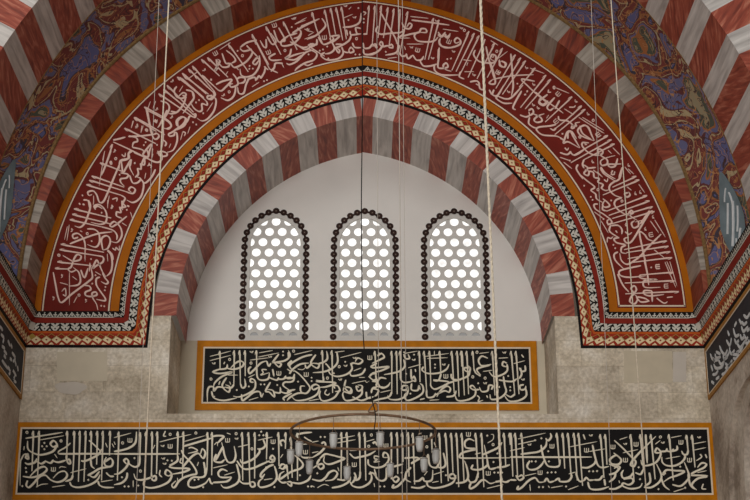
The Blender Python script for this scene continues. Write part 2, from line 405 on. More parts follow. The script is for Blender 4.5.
def strip_mapper(sd, k0, k1):
    A, B = edge(sd, k0), edge(sd, k1); mid = [(a+b_)/2 for a, b_ in zip(A, B)]
    L = [0]
    for i in range(1, len(mid)): L.append(L[-1]+(mid[i]-mid[i-1]).length)
    def f(s, v, lift):
        s = max(0, min(L[-1]-1e-6, s)); j = max(i for i in range(len(L)-1) if L[i] <= s); t = (s-L[j])/(L[j+1]-L[j])
        a = A[j].lerp(A[j+1], t); c = B[j].lerp(B[j+1], t); q = a.lerp(c, v)
        nr = (A[j+1]-A[j]).cross(B[j]-A[j])
        nr.normalize()
        inside = Vector((0, -12, 9))-q
        if nr.dot(inside) < 0: nr = -nr
        return q+nr*lift
    return f, L[-1], A, B
def strip_base(mb, A, B, mi):
    for i in range(len(A)-1): mb.poly([A[i], A[i+1], B[i+1], B[i]], mi)
tr = [tag(empty('trim_%d' % (i+1), (0, 0, ZC)), kind='structure') for i in range(1)][0]
def motifs(mb, f, L, pitch, shapes, lift=.002):
    n_ = round(L/pitch); p_ = L/n_
    for k in range(n_):
        for mi, off, pts, dl in shapes:
            mb.poly([f((k+.5+off)*p_+u*p_, v, lift+dl) for u, v in pts], mi)
bk = MB(); dm = MB(); p2 = MB(); rd = MB(); p1 = MB()
ell = lambda cu, cv, a, b_, n_=6, th=0: [(cu+a*cos(2*pi*i/n_)*cos(th)-b_*sin(2*pi*i/n_)*sin(th), cv+a*cos(2*pi*i/n_)*sin(th)*.9+b_*sin(2*pi*i/n_)*cos(th)) for i in range(n_)]
dia = lambda cu, cv, a, b_: [(cu-a, cv), (cu, cv-b_), (cu+a, cv), (cu, cv+b_)]
for sd in (-1, 1):
    f, L, A, B = strip_mapper(sd, 0, 1); strip_base(bk, A, B, 0)
    f, L, A, B = strip_mapper(sd, 1, 2); strip_base(dm, A, B, 0)      # red ground with two rows of lozenges
    motifs(dm, f, L, .172, [
        (3, 0, [(-.5, .84), (.5, .84), (.5, 1), (-.5, 1)], 0),
        (4, 0, dia(0, .60, .46, .25), .001), (1, 0, dia(0, .60, .36, .19), .002), (5, 0, dia(0, .60, .14, .075), .003),
        (2, .5, dia(0, .37, .5, .29), .001), (1, .5, dia(0, .37, .12, .075), .002),
        (2, 0, [(-.26, .02), (.26, .02), (0, .2)], .001)])
    f, L, A, B = strip_mapper(sd, 2, 3); strip_base(p2, A, B, 0)      # white leaves on black
    motifs(p2, f, L, .175, [
        (1, 0, [(-.5, .06), (.5, .06), (.5, .95), (-.5, .95)], 0),
        (0, 0, [(-.40, .50), (0, .97), (.40, .50), (.08, .64), (-.08, .64)], .001), (0, 0, [(-.085, .28), (.085, .28), (.085, .75), (-.085, .75)], .001),
        (0, 0, [(-.36, .06), (-.15, .06), (.05, .36), (-.08, .46)], .0012), (0, 0, [(.36, .06), (.15, .06), (-.05, .36), (.08, .46)], .0012),
        (0, .5, [(-.16, .97), (.16, .97), (0, .72)], .001), (0, .5, [(-.09, .3), (0, .44), (.09, .3), (0, .16)], .001)])
    f, L, A, B = strip_mapper(sd, 3, 4); strip_base(rd, A, B, 0)
    f, L, A, B = strip_mapper(sd, 4, 5); strip_base(p1, A, B, 0)      # white palmettes on black
    motifs(p1, f, L, .19, [
        (1, 0, [(-.5, 0), (.5, 0), (.5, .12), (-.5, .12)], 0),
        (1, 0, [(-.36, .1), (-.25, .1), (0, .66), (0, .86)], 0), (1, 0, [(.36, .1), (.25, .1), (0, .66), (0, .86)], 0), (1, 0, dia(0, .36, .11, .2), 0),
        (1, .5, [(-.04, .1), (.04, .1), (.04, .7), (-.04, .7)], 0), (1, .5, dia(-.1, .42, .09, .13), 0), (1, .5, dia(.1, .42, .09, .13), 0), (1, .5, dia(0, .74, .08, .12), 0)])
bk.build('border_line', ['border_black'], tr, solid='open')
dm.build('lozenge_border', ['border_red', 'border_wine', 'border_cream', 'border_orange', 'border_olive', 'border_red'], tr, solid='open')
p2.build('leaf_border', ['border_black', 'border_white'], tr, solid='open')
rd.build('red_border', ['border_wine'], tr, solid='open')
p1.build('palmette_border', ['border_black', 'border_white'], tr, solid='open')

# ------------------------------------------------------------------ painted corners (pendentives), big outer vault arch
def e1(sd, deg):                   # edge along the outer arch ring
    t = max(0, min(1, deg/42)); t = t*t*(3-2*t)
    return ap(sd, 6.40+.29*t, deg, -.905)
def e2(sd, deg):
    return ap(sd, 7.0, deg, (-1.34-.021*deg) if sd < 0 else (-1.72-.02*deg))
for sd, nm in ((-1, 'pendentive_left'), (1, 'pendentive_right')):
    b = MB(); n_ = 60; a0, a1 = .55, 84; nv = 6
    g = []
    for i in range(n_+1):
        d_ = a0+(a1-a0)*i/n_; A, B = e1(sd, d_), e2(sd, d_); row = []
        for k in range(nv+1):
            t = k/nv; q = A.lerp(B, t); q += Vector((sd*cos(R(d_)), 0, sin(R(d_))))*.07*sin(pi*t); row.append(q)
        g.append(row)
    for i in range(n_):
        for k in range(nv): b.poly([g[i][k], g[i+1][k], g[i+1][k+1], g[i][k+1]])
    root = tag(b.build(nm, 'arabesque', solid='open', smooth=True), kind='structure')
    b = MB(); b.tube([e1(sd, a0+(a1-a0)*i/80)+Vector((0, -.02, 0)) for i in range(81)], .035, 6); b.build('gilt_cord_moulding', 'rope_gold', root)
    b = MB(); b.tube([e2(sd, a0+(a1-a0)*i/80) for i in range(81)], .012, 6); b.build('dark_edge_line', 'rope_gold', root)
    # drop-shaped medallion near the foot with pale script
    def surf(d_, t, lift=.03):
        A, B = e1(sd, d_), e2(sd, d_); q = A.lerp(B, t)+Vector((sd*cos(R(d_)), 0, sin(R(d_))))*.07*sin(pi*t)
        return q+(CAM-q).normalized()*lift*0+Vector((-sd*cos(R(d_)), -.6, -.3)).normalized()*lift
    b = MB(); dc, tc = (9.6, .62) if sd > 0 else (12, .66)
    ol = []
    for i in range(28):
        a = 2*pi*i/28; rr = 1+.22*max(0, sin(a))**6
        ol.append((dc+6.0*rr*sin(a), tc+.28*cos(a)*(1-.25*abs(sin(a)))))
    c0 = surf(dc, tc)
    for i in range(28):
        p_, q_ = ol[i], ol[(i+1) % 28]
        b.poly([surf(*p_), surf(*q_), surf(dc+(q_[0]-dc)*.5, tc+(q_[1]-tc)*.5), surf(dc+(p_[0]-dc)*.5, tc+(p_[1]-tc)*.5)])
        b.poly([surf(dc+(p_[0]-dc)*.5, tc+(p_[1]-tc)*.5), surf(dc+(q_[0]-dc)*.5, tc+(q_[1]-tc)*.5), c0])
    med = b.build('medallion', 'medallion', root, solid='open')
    b = MB()
    for (d0, t0, d1, t1, d2, t2, w_) in ((-3.2, -.10, 0, 0, 2.6, .10, .022), (-4.2, .03, -2.5, .06, -1.4, .14, .018), (-1.2, -.16, .8, -.10, 2.8, -.02, .018), (1, .05, 2.8, .1, 4, .06, .016), (-4.4, -.1, -3.6, -.02, -2.4, .0, .014), (-1.6, .05, -.2, .12, 1.6, .18, .016), (3.2, -.08, 4.2, -.04, 4.8, .02, .013)):
        pts = []
        for i in range(9):
            s = i/8; x = ((1-s)**2*d0+2*s*(1-s)*d1+s*s*d2, (1-s)**2*t0+2*s*(1-s)*t1+s*s*t2); pts.append(surf(dc+x[0], tc+x[1], .04))
        b.tube(pts, w_, 5)
    b.build('lettering', 'letter_grey', root)
# big arch in front: striped soffit and the face turned to the hall
v = MB()
for sd in (-1, 1):
    yn = -3.86 if sd < 0 else -4.17
    w0, pw, ww = (20.1, 6.5, 2.8) if sd < 0 else (10.95, 6.68, 3.05)
    edges = []
    k = -6
    while w0+pw*k < 92:
        edges += [(w0+pw*k, w0+pw*k+ww, 1), (w0+pw*k+ww, w0+pw*(k+1), 0)]; k += 1
    for a0, a1, mi in edges:
        if a1 < .6 or a0 > 88: continue
        a0 = max(a0, .5)
        rg = random.Random(int(a0*10)+sd); ou, ov = rg.uniform(0, 20), rg.uniform(0, 20); th = rg.uniform(-.5, .5) if mi == 0 else 0
        U = lambda u, v_: (ou+u*cos(th)-v_*sin(th), ov+u*sin(th)+v_*cos(th))
        for i in range(3):
            b0, b1 = a0+(a1-a0)*i/3, a0+(a1-a0)*(i+1)/3
            p0, p1 = e2(sd, b0), e2(sd, b1); n0, n1 = ap(sd, 7, b0, yn), ap(sd, 7, b1, yn); f0, f1 = ap(sd, 9.2, b0, yn), ap(sd, 9.2, b1, yn)
            t0, t1 = R(b0)*7, R(b1)*7
            v.poly([p0, p1, n1, n0], mi, [U(0, t0), U(0, t1), U(2, t1), U(2, t0)])
            v.poly([n0, n1, f1, f0], mi, [U(5, t0), U(5, t1), U(7.2, t1), U(7.2, t0)])
tag(v.build('great_arch', ['vred', 'vwhite'], solid='open'), kind='structure')
# ------------------------------------------------------------------ lettering, pen stroke by pen stroke
# a: upright with a barbed head, b: full pen, m: half pen, h: hair line, d: dots, o: rings, s: doubling marks, v: ticks
LOWER = [((15, 429), 7.576, '''a 140,15 128,320;a 185,15 168,435;a 397,15 392,190;b 392,190 390,225 405,262 420,255 410,228 392,245;a 450,15 445,200 437,350;b 437,350 425,380 380,397;a 493,15 480,400;a 537,15 522,400;a 578,15 574,240;b 574,235 580,280 605,300;a 625,15 618,270;a 668,15 655,390;a 722,15 715,200
b 330,188 540,187 750,188;b 320,140 315,110 292,88 268,112 290,135 318,118;b 318,120 285,170 200,195 140,182 98,150 95,90;m 100,190 70,192 52,220 40,260 38,430;b 100,185 80,215 100,225 98,185;m 80,70 220,48 360,25;h 190,82 370,50;o 90,25;d 222,105 205,130 240,130 222,152
m 420,105 380,140 335,165 325,185;b 75,255 100,266 150,252 165,222;b 165,245 200,262 235,240;b 235,245 270,257 290,232;b 290,242 330,252 385,236;d 82,295 85,325;b 60,358 130,366 200,345 240,310 225,286 190,292 150,320 112,360
b 95,390 85,425 105,442 140,412 185,362 230,350 270,385 320,402 370,386 395,350 375,320 330,330 288,372;s 290,305;h 335,295 350,285 388,290;h 280,440 380,425;h 160,440 200,420 250,415;d 55,432
b 415,400 430,430 480,442 560,425 620,390 645,345;b 555,345 600,365 640,320;b 550,352 590,330 640,300 690,290 720,290;b 560,85 600,120 650,170;b 500,240 530,242 600,212 640,182 655,150;b 680,250 722,222 742,250 728,282 690,280 675,250 692,212;b 690,330 720,357 750,357;b 630,395 640,425 680,442 750,442
h 650,400 740,385;d 555,385;h 685,105 700,140;h 735,110 750,140;h 70,130 66,160;o 348,90;h 300,190 320,220;h 420,330 540,300'''),
((114, 429), 7.576, '''a 38,20 25,390;b 0,188 250,189 500,188;b 0,170 60,160 120,140 163,100 170,20;a 200,25 195,240;b 195,200 190,268 160,287 120,268 104,240;b 95,265 75,240 95,225 110,250 90,292 40,335 0,342;a 245,20 240,200 235,400;a 290,20 283,360;a 330,20 322,340;a 485,20 480,230;a 528,20 518,370;a 710,25 705,310;a 745,25 740,350
b 283,330 290,385 317,385 315,355 285,365 240,380 200,386 165,377 150,338;b 100,330 95,370 60,407 0,422;b 225,395 230,432 280,446 350,432 410,402 435,362 430,330 400,310 388,340 415,355 440,335
b 415,285 460,296 570,300 530,325 440,342;b 420,278 445,265 480,240 485,200;b 510,160 530,200 580,250 620,310 622,340 590,347 530,367 490,397 465,435 445,442 440,420 470,392;b 530,130 640,98 750,65;b 520,290 560,240 600,200 640,185 675,222 692,180 670,150 655,190
b 705,290 690,350 660,366 600,366 565,400 570,436 620,442 690,412 720,372;b 680,250 690,310 688,340;b 720,370 735,410 750,410
h 0,65 130,30;h 345,98 470,66 585,40;h 530,95 690,50;o 65,105 425,40 620,30 200,318;s 120,85 425,130;v 370,130 375,225 385,265;m 565,145 592,140 632,165 560,185;m 390,15 375,50 395,55;h 310,120 295,150;h 145,390 145,440;m 350,310 345,345 365,365;h 480,370 485,400;h 640,250 630,280
d 155,220 60,365 80,435 110,435 183,428 405,237 438,240 610,385 640,380 675,440;h 0,95 10,120;m 510,220 500,250 520,260'''),
((213, 429), 7.576, '''a 222,25 225,390;a 270,25 278,410;a 318,25 315,375;a 410,25 405,230;a 497,25 500,280;a 552,25 548,150;a 590,60 600,370;a 640,30 640,390;a 558,270 570,380
b 0,55 40,50 82,55 60,80 30,110;b 75,135 50,180 20,240;b 75,130 88,200 115,250 155,247 172,200 160,130;b 25,190 10,242 60,252 88,230;h 10,120 30,100 35,130;s 110,85;v 180,75;o 175,35;h 105,30 135,40;h 65,100 75,140
b 0,405 60,402 110,395 142,365;b 110,320 70,305 40,330 52,362 100,367 140,362;h 85,350 165,325;h 0,295 110,270;b 178,265 190,310 200,370 180,412 120,442 80,442 60,420;b 200,390 230,412 290,412;b 275,400 290,437 317,430 310,403 278,402
b 180,240 230,300 300,297 370,267 430,240;b 380,80 395,125 370,150 335,150;b 350,150 350,180 300,230 225,258 205,228;d 365,20 350,47 382,47;h 340,85 450,60;h 190,135 280,115;o 295,150
b 440,250 467,225 450,200 432,225 465,235 440,252 402,240;d 455,150;s 455,95;b 460,270 420,285 370,330 360,360 375,362 392,340;d 403,290;b 465,280 480,330 480,380 440,422 370,442 345,427 350,395 380,370;h 385,385 450,375;d 465,440
b 485,370 520,405 560,402;b 560,410 590,432 592,402 562,400;b 600,405 660,412 720,387 742,350;b 500,290 530,302 547,275 520,268 500,300;b 620,200 660,235 682,270 660,300 590,325 520,372 503,375 510,340 540,320
b 640,40 690,30 750,25;h 650,120 740,110;b 520,130 510,95 535,85 547,105;h 530,190 510,220;h 610,195 630,205;s 700,175;d 720,435 745,435 658,350;b 660,200 690,217 750,215;b 690,60 720,80 750,95'''),
((312, 429), 7.576, '''a 225,25 220,380;a 265,25 270,390;a 360,25 365,330;a 400,25 408,390;a 603,25 600,380;a 645,25 650,340;a 685,25 690,250;a 730,25 735,360
d 65,60 97,60;h 0,100 50,90;b 70,110 95,100 100,132 60,180 0,217;h 0,180 50,170;b 60,225 40,262 60,302 88,290 80,265 45,272 0,302;b 60,222 100,190 140,195 200,210 247,222 200,245 130,267 90,247 95,205
b 0,380 60,392 100,370 130,330 170,315 192,340 160,382 100,392;b 190,380 240,387 272,370;h 195,290 205,320;h 40,445 90,420 130,430;b 150,445 220,432 280,397 290,355;b 290,400 310,432 370,442 430,412 452,370 440,320
b 365,320 360,370 330,387 320,360;b 320,330 332,370 300,412;s 320,270 560,125;h 190,75 325,50;h 190,105 330,80;h 410,95 480,75;b 285,185 320,217 360,212 430,195 482,165;b 285,160 350,157
b 425,230 430,270 480,292 540,282 580,240 572,190 545,180 540,212 572,215;m 510,210 475,205 475,225 495,230 470,250 515,245;b 430,340 460,332 482,352 472,300;b 480,352 500,382 535,392 562,370 560,300;d 515,435 548,435 680,330;h 470,410 475,440
b 560,300 610,287 690,265;b 600,360 630,402 657,380 640,360 608,378;b 620,420 610,445 650,432 690,392 702,370;b 750,290 715,330 710,380 750,402;b 700,220 750,217;o 450,45 430,130;b 460,110 480,98 492,125;h 0,430 20,440;d 40,335'''),
((411, 429), 7.576, '''a 15,30 28,420;a 155,30 160,180;a 215,30 230,410;a 262,30 283,395;a 305,30 318,330;a 345,30 362,440;a 385,30 402,410;a 490,30 510,370;a 535,30 552,440;a 705,30 718,280;a 748,30 752,120
b 130,190 108,275;b 130,190 142,272 190,292 212,250 200,200;b 245,180 262,262 240,292 188,285;b 0,262 50,232 90,215;b 0,215 60,217;b 20,395 60,392 90,370 100,392 130,397 160,380 165,310;b 0,440 60,447 110,430;b 120,400 130,432 180,447 260,432 320,402 342,350;h 160,405 210,395;h 170,345 250,320
b 290,350 320,340 337,370 300,372 290,347;b 340,410 400,402 432,370 425,300 405,240;b 480,90 440,75 408,100 420,142 500,150 440,165 390,180 368,205 392,220 570,219 750,218;b 510,330 490,392 450,402 430,370
b 470,270 460,302 520,307 570,282 580,250 555,120;b 580,260 600,302 650,292;b 650,290 700,287 750,270;b 540,195 600,170 660,140 690,100;d 578,50 655,185 625,250 265,350 632,330 660,330 690,330;h 580,105 620,80 625,45 605,40;o 622,118 120,135;h 485,190 530,180
b 460,400 445,430 450,452 490,432 530,392 560,387 600,412 640,402;b 640,400 680,392 690,370;b 680,392 720,402 750,387;s 585,335 435,40 105,65;h 575,450 700,420;h 175,100 190,140;h 55,40 80,30;h 100,350 125,320'''),
((510, 429), 7.576, '''a 8,30 22,360;a 40,30 58,370;a 88,30 105,350;a 355,30 375,270;a 400,30 415,300;a 440,30 465,380;a 485,30 510,390;a 520,30 550,430;a 685,40 712,370;a 722,40 735,270;b 0,212 310,213 620,212
b 45,350 70,387 102,370 90,350 58,365;b 0,385 50,387;b 65,430 55,457 90,442 140,392 190,370 220,402 260,400;b 260,400 280,375 300,402 340,392;b 340,390 370,375 380,397 440,395 467,360 460,330;b 80,190 150,182 220,170 270,130 277,80;b 270,70 290,87 312,60 305,30;b 235,120 250,200 280,272 320,287 370,280 382,230
d 190,85 238,70 290,168 165,245 195,245 295,245 285,330 315,328 345,328 220,440 250,440 600,320 630,320 660,318 425,435;h 60,75 270,30;h 60,115 200,85;h 0,165 110,140;v 150,120 615,50;s 318,130 228,330 580,160;b 150,240 130,280 150,307 200,302 240,270 262,230
h 110,355 200,335;h 150,420 155,470;h 290,430 300,445;h 310,445 400,430;h 440,460 520,430;h 445,340 500,325;h 450,135 660,95;h 600,170 720,150;b 500,330 512,372 530,397 560,390;b 560,390 580,368 600,387 640,385;b 640,385 680,382 702,350;b 540,290 590,292 640,262 650,225;b 625,120 642,200 665,272 700,292 750,282
b 590,400 610,452 680,457 750,437;b 715,380 722,430;m 555,40 570,80'''),
((609, 429), 7.576, '''a 165,40 190,400;a 238,40 262,310;b 278,40 284,150 290,260;a 318,40 350,380;a 455,40 488,390;a 588,45 600,170;a 630,45 652,290;b 40,85 100,140 170,210 202,245 190,282 165,272 182,235 230,180 290,120 355,55
b 385,180 350,177 365,145 392,177 380,222 340,262 260,277 242,235;b 385,170 430,167 440,145;b 435,165 470,170 490,150;b 480,168 515,155 515,125;b 600,160 592,190 565,192 550,165;b 560,185 577,212 550,252 500,277 440,277 405,252 400,210
h 430,225 540,205;h 105,180 220,155;h 80,80 140,60;v 125,115 410,105 685,65;s 205,115 30,135 125,235 545,100 610,235;h 350,115 390,85;o 390,60;h 470,65 550,50;h 640,112 735,95;h 640,160 735,140;m 690,190 702,212 660,240;m 730,190 742,220
b 35,180 92,230 72,267 20,262 8,230 50,200 82,215;b 0,265 60,290 82,310;b 0,345 50,330 82,290 60,280 40,300;b 50,335 40,370 0,402;b 0,452 50,452 110,422;b 185,330 160,360 110,372 95,340 110,310;b 110,380 170,372 182,402 150,422 110,410 103,430 160,452 230,442 252,410;b 200,330 240,342 262,300
d 225,290 235,380 375,455 540,285 577,445;h 75,390 82,410;b 305,330 312,400 270,432;b 265,440 320,442 380,402 397,350 360,265;b 430,330 412,345 415,330 440,310 500,315 572,320 520,350 460,370 415,400;b 395,370 420,430 460,462;b 480,420 540,432 590,392 607,350 570,250
b 620,340 660,320 720,292 737,265 702,258 670,292;b 620,350 700,352 750,355;b 745,362 680,372 640,402 630,430 665,462;b 600,340 615,420 650,457;h 490,475 570,450;h 670,330 740,315;m 715,415 705,450 737,455''')]
UPPER = [((202, 345), 8.333, '''a 150,50 150,205;a 270,45 265,330;a 315,45 320,330;a 360,45 360,260;a 455,45 455,180;h 65,95 240,50;h 65,130 240,85;h 475,65 590,45;h 470,100 640,65;h 400,125 560,105
b 150,200 90,225 150,237 252,225 170,260 110,310 95,350;b 140,202 200,195 212,160;b 200,190 260,202 330,182 347,150 320,133 280,150 238,192;b 265,330 240,357 190,350;b 205,270 168,340 220,392 232,350 195,330;b 190,355 130,350 100,382 95,350 60,350 45,390 45,475;b 80,385 100,440 180,462 290,440
b 320,320 335,357 362,340 355,280;b 430,310 403,305 410,280 442,300 440,360 390,402 310,432 260,425;b 410,180 388,200 395,237 430,210 490,150 540,132;b 540,135 555,175 575,150;b 640,75 590,142 600,145 640,182 660,155 620,150;b 600,145 690,130 732,90 720,45
b 330,410 335,462 370,442 430,395 480,390 495,432 512,400;b 570,310 530,382 560,392 602,432 592,380 545,370;b 600,392 650,397 652,350;b 650,385 700,402 750,380;b 740,310 690,310 678,340 740,382;b 690,462 680,440 750,400
b 455,170 460,262 490,292 550,282 562,230;b 560,270 620,292 640,270;b 640,285 680,282 700,255;b 690,275 750,270;b 588,200 600,262;m 540,205 500,205 510,230 490,250 560,230;b 750,130 718,160 742,192;b 710,200 742,222
d 290,375 490,328 520,328 627,333 675,55 675,85 390,345;o 230,120 75,283 408,150;v 100,155 415,60 570,100;s 640,235;h 215,250 300,250;h 385,270 440,245;h 110,430 80,420;h 230,305 240,330;h 390,460 470,435;m 140,330 150,300;m 190,140 180,160'''),
((287, 345), 8.333, '''b 10,60 15,110;o 55,50;b 20,240 50,200 110,160 182,150;b 210,80 130,100 40,150 23,182 60,222;h 60,80 210,45;b 60,212 110,250 170,320 192,362 160,402 118,390 115,345 150,342;b 240,80 198,150 250,192 267,160 210,150;b 210,150 165,192 150,160;b 265,155 310,140 337,110 330,50;a 295,45 300,290;a 375,45 380,400
b 415,55 422,140 380,192 310,222 215,230;b 330,160 362,202;h 400,60 480,50;h 445,105 620,60;b 530,170 550,150 600,157 630,130 590,108 568,140;b 530,150 542,200 500,242 420,262 360,240 345,200;b 655,195 620,242 540,257 525,228;h 555,215 620,190;d 485,140 325,158 390,235 205,272 205,300 92,305
b 240,305 380,310 402,320 330,347 270,352;b 300,260 300,300 240,292;b 265,352 220,372 208,345 240,328 268,350 250,410 170,452 80,462 40,430;b 150,402 90,402 30,432 0,462;b 0,280 50,272 62,240;b 0,310 50,300 62,250;b 0,385 70,370
b 490,290 480,352 520,392 532,360 480,350 468,382;b 400,362 390,340 422,340 440,380 400,387;b 440,370 400,432 340,462 290,462 270,422 280,380;b 600,352 578,345 590,382 622,370 625,340 590,333;b 625,360 620,412 560,452 490,462 465,420 470,390;b 470,385 530,402 542,370
m 330,370 315,402 340,417 357,400;o 337,275 435,180;s 160,245 690,105;v 490,175 445,290 565,110 670,310;h 90,200 130,205 150,190;h 540,320 660,295;h 600,270 650,270;h 180,465 270,450;b 690,260 710,240 750,240;b 750,150 700,182 742,192;b 680,260 720,292 750,280;b 700,400 715,360 750,350;b 660,390 670,442 722,430;b 545,430 620,462 700,430'''),
((372, 345), 8.333, '''a 25,50 35,300;a 165,50 165,400;a 205,50 210,410;a 235,50 240,200;a 395,50 400,310;a 435,50 455,380;a 480,50 490,320;a 565,50 575,260;a 665,50 685,400;a 710,50 725,430;a 745,50 748,180
b 45,90 80,70 102,100 70,120 0,152;b 0,190 60,187 142,180 80,212 0,232;h 60,60 50,100;b 120,280 70,273 48,310 80,357 130,342 152,310;b 0,300 40,310 40,342 110,352;b 0,360 52,375 42,410 20,427;b 30,250 40,300;b 165,390 140,432 60,452 10,467;h 70,395 160,375
b 265,75 280,112 312,110 300,75;b 265,120 272,180 220,222 100,247;d 268,60 350,80 285,240 320,405 525,162 525,190;v 350,125 600,165;b 240,190 240,282 270,312 340,302;b 325,200 330,282 362,300 350,260 328,300;m 360,200 365,225
b 300,340 258,340 250,372 290,372 300,345 290,412 230,452 150,452 130,420;b 330,320 330,372 380,377 392,340 402,372;b 400,320 422,340 425,392 380,432 300,462 270,430 280,400;b 430,180 418,210 470,237 560,232 620,202 642,160
b 575,240 555,292 510,297;b 510,290 570,297 642,310 570,352 520,367 490,340 490,300;b 455,370 460,432 510,432 530,400;b 520,420 600,382 642,392 652,360 620,343 570,380 540,432;b 620,432 680,422 702,380;b 660,240 670,282 742,292
s 615,260;h 300,190 410,160;h 440,95 640,70;h 460,112 630,105;h 270,70 380,50;h 480,460 560,455;m 400,455 440,445;h 520,50 520,90'''),
((447, 345), 8.333, '''a 85,50 100,420;a 125,50 145,420;a 165,50 180,410;a 215,50 225,200;a 378,50 400,420;a 535,50 565,420;a 575,50 600,410;b 340,110 290,93 263,130 290,172 370,160;b 360,167 270,190 250,212 282,252;b 280,260 240,232 222,190;b 200,190 148,190 150,212 185,222 192,190 170,168;b 190,200 180,252 120,282 60,297 40,260
b 0,320 60,302;b 370,372 382,340 350,338 338,380 290,387 270,350;b 270,370 220,372 193,350 215,338 242,370;b 240,370 230,422 170,457 90,462 65,410;b 500,152 470,140 463,170 500,182;b 500,160 502,212 460,247 390,262 350,220;b 470,260 480,330 492,392 440,442 370,452 358,410;b 430,290 500,302 550,302 582,280
b 650,170 652,212 620,217 600,188;b 610,190 622,242 600,282;b 565,410 530,432 488,410;b 640,330 608,340 615,372 650,367 657,340;b 655,360 660,422 600,462 520,467 478,420;d 510,258 527,350 527,378 260,318 435,350;o 215,265 318,275 250,60;v 480,65 320,320 635,290
h 270,70 350,60;h 430,110 510,105;h 300,220 380,210;h 555,155 650,130;m 250,420 270,440 260,470 300,460;m 330,420 340,440;m 620,80 640,105''')]
